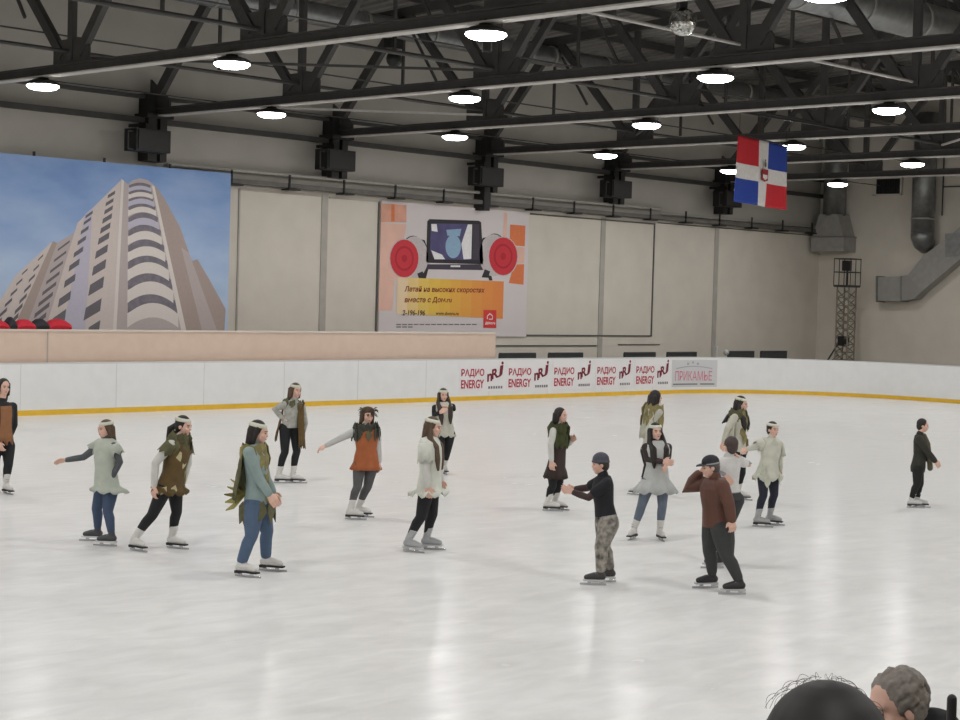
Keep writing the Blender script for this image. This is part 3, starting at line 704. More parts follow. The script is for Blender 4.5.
for p in ((-a, -a), (a, -a), (a, a), (-a, a), (0, -a), (0, a)): g.tube([(mx + p[0], my + p[1], 3.62), (mx + p[0], my + p[1], 4.58)], .018, 6)
g.box((mx - a, my - a, 3.56), (mx + a, my + a, 3.62)); obj('cage', g, M_steel, t)
g = G(); g.box((mx - .15, my - .1, 4.15), (mx + .12, my + .14, 4.52)); g.tube([(mx, my, 3.6), (mx, my, 4.2)], .04, 8); obj('spotlight', g, M_black, t)
g = G(); g.box((mx - .3, my - .12, 1.45), (mx + .1, my + .12, 1.8)); obj('control_box', g, M_black, t)
g = G(); g.tube([(mx - .1, my + .1, 1.7), (mx - .75, my + .85, -.02)], .03, 8); g.tube([(mx, my + .3, 1.1), (mx - .5, my + .7, .45)], .02, 8); obj('support_leg', g, M_dark, t)
# ------------------------------------------------------------------ people
SKIN = mat('skin', rgb(220, 178, 160), .55, noise=.06, nscale=30)
M_eye = cm(44, 34, 30, .3); M_lip = cm(170, 96, 92, .5); M_sole = cm(40, 38, 38, .6); M_blade = mat('blade_steel', rgb(190, 192, 196), .25, metal=.9)
RH = V((CR.x, CR.y, 0)).normalized(); FH = V((CF.x, CF.y, 0)).normalized(); UP = V((0, 0, 1))
def at_depth(x, y, P, d=0.0):   # the point seen at x, y that stands d metres behind P
    r = ray(x, y); return CAM + r * (((P - CAM).dot(FH) + d) / r.dot(FH))
def direc(deg): a = math.radians(deg); return (RH * math.cos(a) + FH * math.sin(a)).normalized()
def ik(a, c, l1, l2, pole):
    d = c - a; D = d.length
    if D > (l1 + l2) * .999: s = D / ((l1 + l2) * .999); l1 *= s; l2 *= s
    t = d / D; x = (l1 * l1 - l2 * l2 + D * D) / (2 * D); h = math.sqrt(max(0, l1 * l1 - x * x))
    q = pole - t * pole.dot(t)
    if q.length < 1e-4: q = UP.cross(t)
    return a + t * x + q.normalized() * h
def torso_rings(J, ext=0.0, scl=1.0, n=20, lo=-.14, hi=1.0, table=None):
    P, N, H = J['P'], J['N'], J['H']; R = []
    T = table or [(-.30, .050, .050), (-.16, .088, .062), (0, .098, .068), (.18, .088, .060), (.38, .074, .054), (.62, .086, .060), (.80, .100, .060), (.92, .090, .050), (1.0, .050, .040)]
    for f, rx, ry in T:
        if f < lo - 1e-6 or f > hi + 1e-6: continue
        L = (J['Lp'] * (1 - max(0, min(1, f))) + J['Lc'] * max(0, min(1, f))).normalized()
        t = J['t']; F = L.cross(t).normalized() * 1.0
        c = P + (N - P) * f + J['F'] * .012 * H * math.sin(PI * max(0, min(1, f)))
        R.append([c + L * (rx * H * scl * J['w'] + ext) * math.cos(2 * PI * i / n) + F * (ry * H * scl * J['w'] + ext) * math.sin(2 * PI * i / n) for i in range(n)])
    return R
def hand(g, w, e, Lh, palm_n, curl, s):
    """palm, four jointed fingers of unequal length and a thumb, growing from the wrist w away from the elbow e"""
    d = (w - e).normalized(); nrm = (palm_n - d * palm_n.dot(d)).normalized(); sd = d.cross(nrm).normalized() * s
    k = Lh
    g.tube([w - d * .1 * k, w + d * .12 * k], [.15 * k, .16 * k], 8)
    for q in (-.5, -.17, .17, .5): g.tube([w + d * .05 * k + sd * q * .20 * k, w + d * .50 * k + sd * q * .40 * k], [.11 * k, .10 * k], 8)
    for q, ln in ((-.5, .36), (-.17, .44), (.17, .47), (.5, .42)):
        p = w + d * .50 * k + sd * q * .44 * k; dd = d.copy(); pts = [p]
        for seg in range(3):
            a = curl * (.5 + .3 * seg); dd = (dd * math.cos(a) - nrm * math.sin(a)).normalized(); p = p + dd * ln * k * (.42, .33, .25)[seg]; pts.append(p)
        g.tube(pts, [.062 * k, .058 * k, .052 * k, .045 * k], 7)
    p = w + d * .14 * k + sd * .16 * k; q = p + (d * .55 + sd * .75 - nrm * .15).normalized() * .24 * k; r = q + (d * .9 + sd * .25 - nrm * .3).normalized() * .20 * k
    g.tube([p, q, r], [.08 * k, .068 * k, .055 * k], 7)
def headparts(J, g):
    c, l, f, u, h = J['C'], J['hl'], J['hf'], J['hu'], J['hh']
    E = lambda p, r, nu=14, nv=10: g.ell(c + (l * p[0] + f * p[1] + u * p[2]) * h, l * r[0] * h, f * r[1] * h, u * r[2] * h, nu, nv)
    E((0, -.05, .12), (.31, .385, .36), 20, 14); E((0, .10, -.14), (.235, .27, .33), 16, 12); E((0, .20, -.38), (.12, .12, .10))
    E((0, .27, .12), (.19, .09, .12)); E((0, .385, -.10), (.042, .07, .075)); E((0, .365, -.03), (.03, .05, .12))
    for s in (-1, 1): E((s * .30, -.02, -.06), (.035, .085, .12)); E((s * .15, .26, -.12), (.09, .09, .09))
    E((0, .33, -.25), (.08, .045, .025)); E((0, .325, -.285), (.07, .045, .025))
def person(name, label, Hh, P, N, face, feet, arms, head, headface=None, headtilt=0., twist=0., w=1.0, legs=None, shirt=None, tunic=None, hair=None, band=None, hat=None, skate=None, jacket=None, extras=(), hipface=None, footdir=None, gloves=None, build_vox=.0065, curl=.5, kb=1.012, group='skaters on the ice'):
    """P, N, head: pelvis, neck base and head centre in the world; feet: two (ground point, toe direction deg, heel lift); arms: dict L/R -> (elbow point, wrist point)"""
    H = Hh; J = {'H': H, 'w': w}
    F = direc(face); Fp = direc(hipface if hipface is not None else face)
    t = (N - P).normalized()
    Lc = t.cross(F).normalized() * 1.0; Lp = UP.cross(Fp).normalized()
    Lc = (UP.cross(F)); Lc = (Lc - t * Lc.dot(t)).normalized()
    J.update(P=P, N=N, t=t, F=Lc.cross(t).normalized(), Lc=Lc, Lp=Lp)
    hf = direc(headface if headface is not None else face); hu = (UP * 1.0 + hf * -headtilt + (N.lerp(head, 1) - N).normalized() * .6).normalized(); hf = (hf - hu * hf.dot(hu)).normalized(); hl = hu.cross(hf)
    hh = H * .146; J.update(C=head, hf=hf, hu=hu, hl=hl, hh=hh)
    root = thing(name, label, 'person', ((feet[0][0] + feet[1][0]) / 2).to_tuple(), group)
    # joints
    hip = {'L': P + Lp * .058 * H * w - UP * .01 * H, 'R': P - Lp * .058 * H * w - UP * .01 * H}
    sh = {'L': N - t * .045 * H + Lc * .100 * H * w, 'R': N - t * .045 * H - Lc * .100 * H * w}
    c1 = (feet[0][0] - hip['L']).xy.length + (feet[1][0] - hip['R']).xy.length; c2 = (feet[1][0] - hip['L']).xy.length + (feet[0][0] - hip['R']).xy.length
    ft = {'L': feet[0], 'R': feet[1]} if c1 <= c2 else {'L': feet[1], 'R': feet[0]}
    bl = .045 if skate else .012
    LEG = {}
    for s in 'LR':
        gp, fd, lift = ft[s]; fdir = direc(fd); an = gp + UP * (bl + .058 * H + lift) - fdir * .045 * H
        kf = min(1, (an - hip[s]).length * kb / (.477 * H)); kn = ik(hip[s], an, .245 * H * kf, .232 * H * kf, (direc(face) * .6 + fdir * .6)); LEG[s] = (hip[s], kn, an, fdir)
    ARM = {}
    for s in 'LR':
        a = arms[s]; S = sh[s]
        if len(a) == 4: ex_, ey_, wx_, wy_ = a; sg1 = sg2 = 0
        else: ex_, ey_, wx_, wy_, sg1, sg2 = a
        l1, l2 = .172 * H, .148 * H
        e0 = at_depth(ex_, ey_, S); v = e0 - S; k1 = min(1, l1 / max(v.length, 1e-5)) if v.length > l1 * 1.12 else 1; v *= k1
        dz = math.sqrt(max(0, l1 * l1 - v.length_squared)); e = S + v + FH * dz * sg1
        w0 = at_depth(wx_, wy_, e); v = w0 - e; k2 = min(1, l2 * 1.12 / max(v.length, 1e-5)); v *= k2
        dz = math.sqrt(max(0, l2 * l2 - v.length_squared)); ww = e + v + FH * dz * sg2
        ARM[s] = (S, e, ww)
    # body
    g = G(); headparts(J, g)
    g.tube([N - t * .03 * H, N + t * .01 * H, head - hu * .30 * hh - hf * .04 * hh], [.036 * H, .031 * H, .030 * H], 12)
    g.loft(torso_rings(J))
    for s in 'LR':
        h, k, a, fd = LEG[s]; m1 = h.lerp(k, .5); m2 = k.lerp(a, .33) - fd * .006 * H
        g.tube([h, m1, k, m2, a], [.056 * H * w, .046 * H * w, .033 * H, .033 * H, .021 * H], 14)
        g.tube([a, a - UP * .025 * H + fd * .03 * H, a - UP * .042 * H + fd * .10 * H], [.022 * H, .024 * H, .016 * H], 10)
        S, e, ww = ARM[s]
        g.tube([N - t * .03 * H + (S - N) * .35, S], [.030 * H, .030 * H], 10)
        g.tube([S, S.lerp(e, .5), e, e.lerp(ww, .35), ww], [.030 * H, .025 * H, .021 * H, .021 * H, .0145 * H], 12)
        inward = (J['P'] + (J['N'] - J['P']) * .5 - ww); pn = -inward.normalized() if inward.length > .02 else -F
        hand(g, ww, e, .105 * H, pn, curl, 1 if s == 'L' else -1)
    body = obj('body', g, SKIN, root, voxel=build_vox, sm=2)
    # face details
    g = G()
    for s in (-1, 1): g.ell(head + (hl * s * .125 + hf * .335 + hu * .0) * hh, hl * .042 * hh, hf * .03 * hh, hu * .024 * hh, 10, 6); 
    obj('eye', g, M_eye, root, smooth=True)
    g = G(); g.ell(head + (hf * .375 - hu * .265) * hh, hl * .075 * hh, hf * .02 * hh, hu * .022 * hh, 10, 6); obj('mouth', g, M_lip, root, smooth=True)
    g = G()
    hc = cm(*hair[1]) if hair else cm(70, 52, 42)
    for s in (-1, 1): g.tube([head + (hl * s * .06 + hf * .365 + hu * .075) * hh, head + (hl * s * .19 + hf * .325 + hu * .085) * hh], .014 * hh, 6)
    obj('eyebrow', g, hc, root)
    # trousers
    if legs:
        col, ext = legs[0], legs[1]; g = G(); g.loft(torso_rings(J, ext * .7, hi=.2))
        
        for s in 'LR':
            h, k, a, fd = LEG[s]; a2 = a.lerp(k, .17 if len(legs) < 3 else .12)
            g.tube([h, h.lerp(k, .5), k, k.lerp(a2, .33) - fd * .006 * H, a2], [.056 * H * w + ext, .046 * H * w + ext, .034 * H + ext, .033 * H + ext, (.023 if len(legs) < 3 else .028) * H + ext], 16)
        obj('trousers' if ext > .008 else 'leggings', g, col, root, voxel=.008, sm=2)
    for key, spec, off in (('shirt', shirt, 0), ('jacket', jacket, .008)):
        if not spec: continue
        col, ext = spec[0], spec[1]; sl = spec[2] if len(spec) > 2 else 1.0; low = spec[3] if len(spec) > 3 else -.14; scol = spec[4] if len(spec) > 4 else None
        g = G(); R = torso_rings(J, ext, lo=low); g.loft(R)
        g.tube([N - t * .03 * H, N + t * .012 * H], [.040 * H + ext * .4, .037 * H + ext * .3], 12)
        gs = G()
        for s in 'LR':
            S, e, ww = ARM[s]; g.tube([N - t * .03 * H + (S - N) * .35, S], [.032 * H + ext, .031 * H + ext], 10)
            q = gs if scol else g
            if sl >= .99: q.tube([S, S.lerp(e, .5), e, e.lerp(ww, .5), ww - (ww - e) * .05], [.031 * H + ext, .027 * H + ext, .023 * H + ext, .021 * H + ext, .017 * H + ext], 12)
            else: q.tube([S, S.lerp(e, sl * 1.6)], [.031 * H + ext, .028 * H + ext * 1.3], 12)
        obj(key, g, col, root, voxel=.008, sm=2)
        if scol: obj('sleeve', gs, scol, root, voxel=.007, sm=1)
    # tunic: shell with jagged hem
    if tunic:
        d = dict(ext=.018, drop=.10, flare=.05, jag=.03, nj=9, top=1.0, lean=V((0, 0, 0))); d.update(tunic[1]); n = d['nj'] * 4
        R = torso_rings(J, d['ext'], n=n, lo=.18, hi=d['top'])
        P0 = torso_rings(J, d['ext'], n=n, lo=0, hi=0)[0]; c0 = sum(P0, V()) / n
        hem = []; mid = []
        for i, p in enumerate(P0):
            o = p - c0; tri = abs(((i / 4.0) % 1) * 2 - 1); rj = .6 + .4 * math.sin(i * 1.7)
            q = c0 + o * (1 + d['flare'] / .1 * .55) - UP * (d['drop'] * H) + d['lean']
            q += UP * (tri * d['jag'] * H * rj) + o.normalized() * .012 * H * math.sin(i * PI / 2.0 + 1)
            hem.append(q); mid.append(p.lerp(q, .45) + o.normalized() * .004 * H * math.sin(i * PI / 2.0))
        rings = [hem, mid, P0] + R
        cc = sum(R[-1], V()) / n; rings.append([cc + (p - cc) * .72 + t * .014 * H for p in R[-1]])
        g = G(); g.loft(rings, cap=False)
        o = obj('tunic', g, tunic[0], root, smooth=True)
        so = o.modifiers.new('s', 'SOLIDIFY'); so.thickness = .008; so.offset = 0
        g = G()  # cap sleeves of the tunic
        if d.get('cap', 1):
            for s in 'LR':
                S, e, ww = ARM[s]; m = S.lerp(e, d.get('capl', .35)); x = (e - S).normalized(); y = x.orthogonal().normalized(); z = x.cross(y); k2 = 12
                r0 = .032 * H + d['ext'] * .8; r1 = .036 * H + d['ext']
                ring = lambda c, r, j=0: [c + (y * math.cos(2 * PI * i / k2) + z * math.sin(2 * PI * i / k2)) * r + x * (j * (i % 2)) for i in range(k2)]
                g.loft([ring(S - (S - N) * .35, r0), ring(S, r0 * 1.02), ring(m, r1, .03 * H)], cap=False)
            o = obj('cap_sleeve', g, d.get('capm', tunic[0]), root, smooth=True); so = o.modifiers.new('s', 'SOLIDIFY'); so.thickness = .006; so.offset = 0
    # hair
    Hp = lambda x, y, z: head + (hl * x + hf * y + hu * z) * hh
    if hair:
        st, hc3 = hair[0], hair[1]; ln = hair[2] if len(hair) > 2 else .3; g = G()
        hm = cm(*hc3, .6, noise=.35, nscale=40)
        lift = .0
        g.ell(Hp(0, -.10, .15), hl * .355 * hh, hf * .395 * hh, hu * .385 * hh, 20, 14)
        g.ell(Hp(0, -.20, -.05), hl * .31 * hh, hf * .28 * hh, hu * .36 * hh, 16, 10)
        if st in ('long', 'front', 'side', 'blown'):
            bk = -hf
            for q in (-.8, -.4, 0, .4, .8):
                a = Hp(q * .33, -.28 - .1 * (1 - abs(q)), .05); b = Hp(q * .36, -.38 + .1 * abs(q), -.45)
                dn = -UP * .85 + bk * .08 - t * .15
                if st == 'blown': dn = (-UP * .75 + direc(hair[3]) * .65)
                c2 = b + dn * ln * H * .5 - J['F'] * .01; e2 = b + dn * ln * H * (1 - .12 * abs(q)) - J['F'] * .005
                g.tube([a, b, c2, e2], [.16 * hh, .15 * hh, .14 * hh, .05 * hh], 9)
            for s in (-1, 1): g.tube([Hp(s * .30, .0, .18), Hp(s * .32, -.04, -.15), Hp(s * .33, -.08, -.45)], [.10 * hh, .11 * hh, .10 * hh], 8)
        if st == 'front' or (len(hair) > 4 and hair[4] == 'front'):
            for s in (-1, 1):
                a = Hp(s * .33, -.04, -.1); b = Hp(s * .42, .05, -.6); c2 = N + Lc * s * .055 * H + J['F'] * .062 * H - t * .06 * H; e2 = N + Lc * s * .05 * H + J['F'] * .085 * H - t * ln * H * .95
                g.tube([a, b, c2, c2.lerp(e2, .55), e2], [.12 * hh, .18 * hh, .22 * hh, .20 * hh, .07 * hh], 9)
        if st == 'tail':
            a = Hp(0, -.42, .0); d3 = direc(hair[3]); b = a + d3 * .05 * H - UP * .03 * H; c2 = a + d3 * .07 * H - UP * ln * H
            g.tube([Hp(0, -.35, .1), a, b, c2], [.16 * hh, .15 * hh, .16 * hh, .05 * hh], 10)
        if st == 'messy':
            random.seed(4)
            for i in range(110):
                a = random.uniform(0, 2 * PI); e = random.uniform(-.5, 1.5); p = Hp(.34 * math.cos(a) * math.cos(e), -.12 + .385 * math.sin(a) * math.cos(e), .14 + .37 * math.sin(e))
                if math.sin(a) * math.cos(e) > .55 and e < .6: continue
                q = Hp(.37 * math.cos(a + .3) * math.cos(e - .2), -.13 + .42 * math.sin(a + .3) * math.cos(e - .2), .14 + .40 * math.sin(e - .2)); g.tube([p, (p + q) / 2 + hu * .02 * hh, q], [.05 * hh, .04 * hh, .02 * hh], 7)
            for s in (-1, 1): g.ell(Hp(s * .27, -.16, -.10), hl * .08 * hh, hf * .17 * hh, hu * .26 * hh, 10, 8)
        obj('hair', g, hm, root, voxel=.007 if st != 'messy' else .0045, sm=1)
    if band:
        g = G(); k2 = 24; r0, r1 = [], []
        R = []
        for z in (.20, .28, .37):
            q = math.sqrt(max(.05, 1 - ((z - .15) / .385) ** 2)); R.append([Hp((.355 * q + .008) * math.cos(2 * PI * i / k2), -.10 + (.395 * q + .008) * math.sin(2 * PI * i / k2), z + .02 - .03 * math.sin(2 * PI * i / k2)) for i in range(k2)])
        g.loft(R, cap=False); o = obj('headband', g, band, root, smooth=True); so = o.modifiers.new('s', 'SOLIDIFY'); so.thickness = .006
    if hat:
        kind, hm = hat[0], hat[1]; g = G()
        if kind == 'beanie':
            g.ell(Hp(0, -.06, .24), hl * .38 * hh, hf * .43 * hh, hu * .36 * hh, 18, 12); g.tube([Hp(.37 * math.cos(a), -.05 + .42 * math.sin(a), .12 + .04 * math.sin(a)) for a in [2 * PI * i / 20 for i in range(21)]], .05 * hh, 8)
            obj('knit_hat', g, hm, root, voxel=.007, sm=1)
        elif kind == 'cap':
            g.ell(Hp(0, -.06, .24), hl * .38 * hh, hf * .43 * hh, hu * .33 * hh, 18, 12); g.ell(Hp(0, -.05, .16), hl * .385 * hh, hf * .43 * hh, hu * .10 * hh, 18, 8)
            o = obj('cap', g, hm, root, voxel=.007, sm=1)
            g = G(); g.slab([Hp(x, y, .17 - .12 * (y - .3)) for x, y in ((-.30, .28), (-.26, .55), (0, .68), (.26, .55), (.30, .28))], hu * .035 * hh); obj('visor', g, hm, root)
            g = G(); R = [[Hp(.388 * math.cos(2 * PI * i / 20), -.05 + .435 * math.sin(2 * PI * i / 20), z) for i in range(20)] for z in (.13, .20)]; g.loft(R, cap=False); obj('cap_stripe', g, cm(150, 150, 152), root)
        else:
            random.seed(11); g.ell(Hp(0, -.06, .28), hl * .40 * hh, hf * .43 * hh, hu * .26 * hh, 18, 12)
            for i in range(30):
                a = random.uniform(0, 2 * PI); z = random.uniform(.1, .45); p = Hp(.36 * math.cos(a), -.06 + .38 * math.sin(a), z); q = Hp(.66 * math.cos(a), -.06 + .66 * math.sin(a), z - random.uniform(-.1, .28))
                m2 = p.lerp(q, .5) + hu * .05 * hh; sd = (q - p).cross(hu).normalized() * .06 * hh; g.add([p - sd * .5, m2 - sd, q, m2 + sd, p + sd * .5, m2 + hu * .02 * hh], [(0, 1, 5), (1, 2, 5), (2, 3, 5), (3, 4, 5), (4, 0, 5), (0, 4, 3, 2, 1)])
            obj('feather_hat', g, hm, root)
    if gloves:
        g = G()
        for s in gloves[1]:
            S, e, ww = ARM[s]; inward = (J['P'] + (J['N'] - J['P']) * .5 - ww); hand(g, ww, e, .116 * H, -inward.normalized(), curl, 1 if s == 'L' else -1); g.tube([ww - (ww - e) * .1, ww], .021 * H, 10)
        obj('glove', g, gloves[0], root, voxel=.0065, sm=1)
    # skates
    for s in 'LR':
        h, k, a, fd = LEG[s]; sd = UP.cross(fd); u = UP
        base = V((a.x, a.y, a.z - .058 * H)); hs = H / 1.5
        g = G(); m0 = skate[0] if skate else cm(38, 34, 34)
        g.tube([a + (k - a).normalized() * (.115 * hs), a + (k - a).normalized() * (.04 * hs), a, a - u * .035 * hs], [.050 * hs, .043 * hs, .040 * hs, .042 * hs], 12)
        g.tube([a - u * .040 * hs - fd * .020 * hs, a - u * .036 * hs + fd * .07 * hs, a - u * .052 * hs + fd * .15 * hs], [.042 * hs, .042 * hs, .032 * hs], 12)
        bt = obj('skate_boot' if skate else 'boot', g, m0, root, voxel=.007, sm=2)
        if skate:
            g = G(); zb = base.z - .004; F0 = base - fd * .055 * hs; F1 = base + fd * .19 * hs
            g.obox((F0 + F1) / 2 + u * .004, fd * (F1 - F0).length / 2, sd * .034 * hs, u * .008); g.obox(F0 + fd * .03 * hs - u * .0, fd * .032 * hs, sd * .03 * hs, u * .014)
            obj('sole', g, skate[1] if len(skate) > 1 else M_sole, bt)
            g = G(); lo = base.z - .045; c = (F0 + F1) / 2
            g.obox(V((c.x, c.y, lo + .010)) + fd * .01, fd * .145 * hs, sd * .003, u * .010)
            for q in (F0 + fd * .045 * hs, F1 - fd * .07 * hs): g.obox(V((q.x, q.y, lo + .028)), fd * .02 * hs, sd * .006, u * .018)
            obj('blade', g, M_blade, bt)
            g = G(); m0_ = a + fd * .045 * hs
            for i in range(4): p = a + u * (.055 - .03 * i) * hs + fd * (.040 + .012 * max(0, i - 1)) * hs; g.tube([p - sd * .022 * hs, p + fd * .006 * hs, p + sd * .022 * hs], .004, 6)
            obj('laces', g, skate[2] if len(skate) > 2 else M_grey, bt)
    J.update(root=root, LEG=LEG, ARM=ARM)
    for fn in extras: fn(J)
    return root
def leaves(col, spots, size=.05, name='leaf_trim'):   # spots: (along torso fraction, angle deg around, size) leaf shapes laid on the tunic
    def fn(J):
        g = G(); random.seed(5)
        for f, ang, sz in spots:
            T = [(-.5, .125, .105), (-.3, .118, .095), (0, .105, .078), (.18, .095, .068), (.38, .084, .062), (.62, .094, .068), (.80, .106, .068), (.95, .088, .052), (1.02, .055, .045)]
            for q, r in zip(T, T[1:]):
                if q[0] <= f <= r[0]: v = (f - q[0]) / (r[0] - q[0]); rx = q[1] + (r[1] - q[1]) * v; ry = q[2] + (r[2] - q[2]) * v
            H = J['H']; a = math.radians(ang); L = J['Lc']; F = J['F']
            o = L * rx * H * math.cos(a) + F * ry * H * math.sin(a); o += o.normalized() * .016
            c = J['P'] + (J['N'] - J['P']) * f + o; nn = o.normalized(); sd = nn.cross(J['t']).normalized(); r = random.uniform(-.5, .5); dn = (-J['t'] * math.cos(r) + sd * math.sin(r)); s2 = dn.cross(nn); k = sz * H
            g.slab([c - dn * k * .5, c + s2 * k * .32 - dn * k * .1 + nn * .006, c + s2 * k * .22 + dn * k * .25 + nn * .008, c + dn * k * .6 + nn * .012, c - s2 * k * .22 + dn * k * .25 + nn * .008, c - s2 * k * .32 - dn * k * .1 + nn * .006], nn * .006)
        obj(name, g, col, J['root'])
    return fn
def cape(col, w0, l0, ang, spread=.05, name='cape', jag=6, top=.95, wid=1.0):   # hanging cloth piece behind or beside the torso at angle ang
    def fn(J):
        H = J['H']; g = G(); a = math.radians(ang); n = 14; rows = 8; vs = []
        for j in range(rows + 1):
            v = j / rows
            for i in range(n + 1):
                u = i / n * 2 - 1; aa = a + u * w0; r = 1 + v * spread * 6
                o = J['Lc'] * .118 * H * math.cos(aa) * r + J['F'] * .088 * H * math.sin(aa) * r
                z = (J['N'] - J['t'] * (1 - top) * .3 * H) * (1) - UP * v * l0 * H
                jg = -UP * (abs((i * jag / n) % 1 - .5) * .09 * H) * (1 if j == rows else 0)
                vs.append(z + o * wid * (1 - .15 * (1 - v)) + jg + o.normalized() * .01 * math.sin(i * 1.9 + j))
        fs = [(j * (n + 1) + i, j * (n + 1) + i + 1, (j + 1) * (n + 1) + i + 1, (j + 1) * (n + 1) + i) for j in range(rows) for i in range(n)]
        g.add(vs, fs); o = obj(name, g, col, J['root'], smooth=True); so = o.modifiers.new('s', 'SOLIDIFY'); so.thickness = .008
    return fn
def skater(label, Hh, foot_px, hip_px, neck_px, head_px, face, arms, feetdir=None, lifts=(0, 0), hipd=0., neckd=0., **k):
    f = [atz(*foot_px[0]), atz(*foot_px[1])]; mid = (f[0] + f[1]) / 2
    fd = feetdir or (face, face)
    P = at_depth(*hip_px, mid, hipd); N = at_depth(*neck_px, P, neckd); C = at_depth(*head_px, N, k.pop('headd', 0.))
    return person('person', label, Hh, P, N, face, [(f[0], fd[0], lifts[0]), (f[1], fd[1], lifts[1])], arms, C, **k)
WS = (cm(214, 212, 208, .5), M_sole, cm(150, 150, 150)); GS = (cm(176, 178, 180, .5), cm(200, 200, 200), M_dark); BS = (cm(42, 40, 42, .5), cm(190, 190, 190), cm(170, 170, 170))
BLK = cm(24, 24, 28, .8); HB = cm(206, 206, 190, .8); DK = (34, 28, 26); BR = (92, 72, 54); WHT = cm(206, 206, 200, .85)
OLV = cm(102, 100, 70, .85, noise=.45, nscale=12); GLD = cm(148, 138, 92, .85, noise=.4, nscale=12); BRN = cm(106, 84, 46, .85, noise=.3, nscale=10)
random.seed(21)
rl = lambda n, lo=-.3, hi=.95, a0=0, a1=360, s0=.05, s1=.09: [(random.uniform(lo, hi), random.uniform(a0, a1), random.uniform(s0, s1)) for _ in range(n)]
# leftmost, cut by the frame
skater('person in an open black jacket over a brown front, cut by the picture edge', 1.54, [(8, 494), (-8, 492)], (2, 445), (2, 402), (4, 387), -50,
       {'R': (-8, 424, 0, 446, -.4, -.6), 'L': (14, 425, 5, 446, 0, -.6)}, legs=(BLK, .008), shirt=(cm(150, 108, 74), .006, 1.0, -.14), jacket=(cm(30, 28, 32, .8), .016, 1.0, -.02), hair=('long', DK, .10), skate=WS,
       extras=(cape(cm(150, 104, 70), .42, .30, 90, .0, name='jacket_front', jag=2, top=.9, wid=1.22),))
skater('person in a grey-green tunic and blue jeans, one arm stretched out low to the side', 1.38, [(92, 541), (106, 546)], (107, 486), (107, 440), (105, 429), -135,
       {'R': (84, 457, 66, 460, -.3, 0), 'L': (120, 462, 110, 481, 0, -.8)}, feetdir=(180, 175), legs=(cm(66, 82, 108, .85), .010), shirt=(cm(84, 88, 92, .85), .006), tunic=(cm(182, 188, 176, .9), dict(drop=.05, flare=.09, jag=.03, ext=.030, lean=RH * .03)),
       hair=('long', BR, .12), band=HB, skate=(cm(70, 70, 74, .5), cm(215, 215, 215), cm(200, 200, 200)))
skater('person leaning forward in a brown leaf-trimmed tunic with white sleeves and black leggings', 1.50, [(138, 551), (177, 548.5)], (170, 485), (180, 439), (184, 426), -25,
       {'R': (156, 463, 154, 486, -.5, -.2), 'L': (188, 463, 182, 485, 0, .2)}, feetdir=(-40, -25), legs=(BLK, .007), shirt=(WHT, .010), tunic=(cm(98, 78, 44, .9, noise=.3), dict(drop=.055, flare=.075, jag=.03, ext=.022, cap=1, capm=OLV)),
       hair=('tail', DK, .10, 180), band=HB, skate=WS, extras=(leaves(cm(186, 178, 140), rl(12, -.2, .7, 10, 170)), leaves(OLV, [(1.0, a, .12) for a in range(0, 360, 30)] + [(.86, a, .10) for a in range(10, 370, 45)], name='leaf_collar'), cape(OLV, .6, .34, 250, .06)))
skater('person with long dark hair in a teal shirt, leafy cape and blue jeans', 1.56, [(247, 577), (272, 571)], (257, 504), (254, 444), (259, 432), -10,
       {'R': (259, 479, 270, 494, -.7, -.3), 'L': (266, 478, 273, 492, .2, 0)}, feetdir=(-25, -15), w=1.12, legs=(cm(80, 100, 126, .85), .012, 1), shirt=(cm(140, 158, 156, .85), .014, 1.0, -.14),
       hair=('long', DK, .20), band=HB, skate=WS, extras=(cape(OLV, .9, .30, 265, .07), leaves(GLD, [(.9, a, .11) for a in range(0, 360, 28)] + [(.75, a, .11) for a in (60, 95, 130)] + [(.1 + .2 * i, 100, .10) for i in range(4)], name='leaf_collar'), leaves(OLV, [(-.1, a, .15) for a in (20, 60, 100, 150, 200, 240, 280)], name='leaf_belt'),
       lambda J: (lambda g: ([g.slab([J['P'] + UP * .10 - RH * .10 + V((0, 0, 0)), J['P'] + UP * (.02 + .04 * i) - RH * (.20 + .03 * (i % 2)) + FH * .05 * (i - 2), J['P'] + UP * (-.06 + .07 * i) - RH * (.33 - .02 * abs(i - 2)) + FH * .07 * (i - 2), J['P'] + UP * (-.03 + .04 * i) - RH * (.20) + FH * .09 * (i - 2)], UP * .012) for i in range(5)], obj('leaf_bustle', g, cm(168, 160, 92, .85, noise=.4, nscale=12), J['root'])))(G())))
skater('person with one hand on the hip in a mustard cape with silvery sleeves', 1.50, [(283, 483), (297, 483)], (290, 427), (294, 401), (296, 390.5), -50,
       {'R': (274.5, 409, 283, 419, 0, .2), 'L': (305, 423, 302, 436, .1, -.3)}, feetdir=(0, -8), legs=(BLK, .007), shirt=(cm(176, 176, 168, .8, noise=.35, nscale=20), .012), 
       hair=('long', BR, .08), hat=None, band=HB, skate=WS, extras=(cape(BRN, .35, .36, 210, .10), cape(BRN, .5, .40, 60, .02, name='cape_front', jag=3), leaves(OLV, [(.9, a, .1) for a in range(0, 360, 40)], name='leaf_collar')))
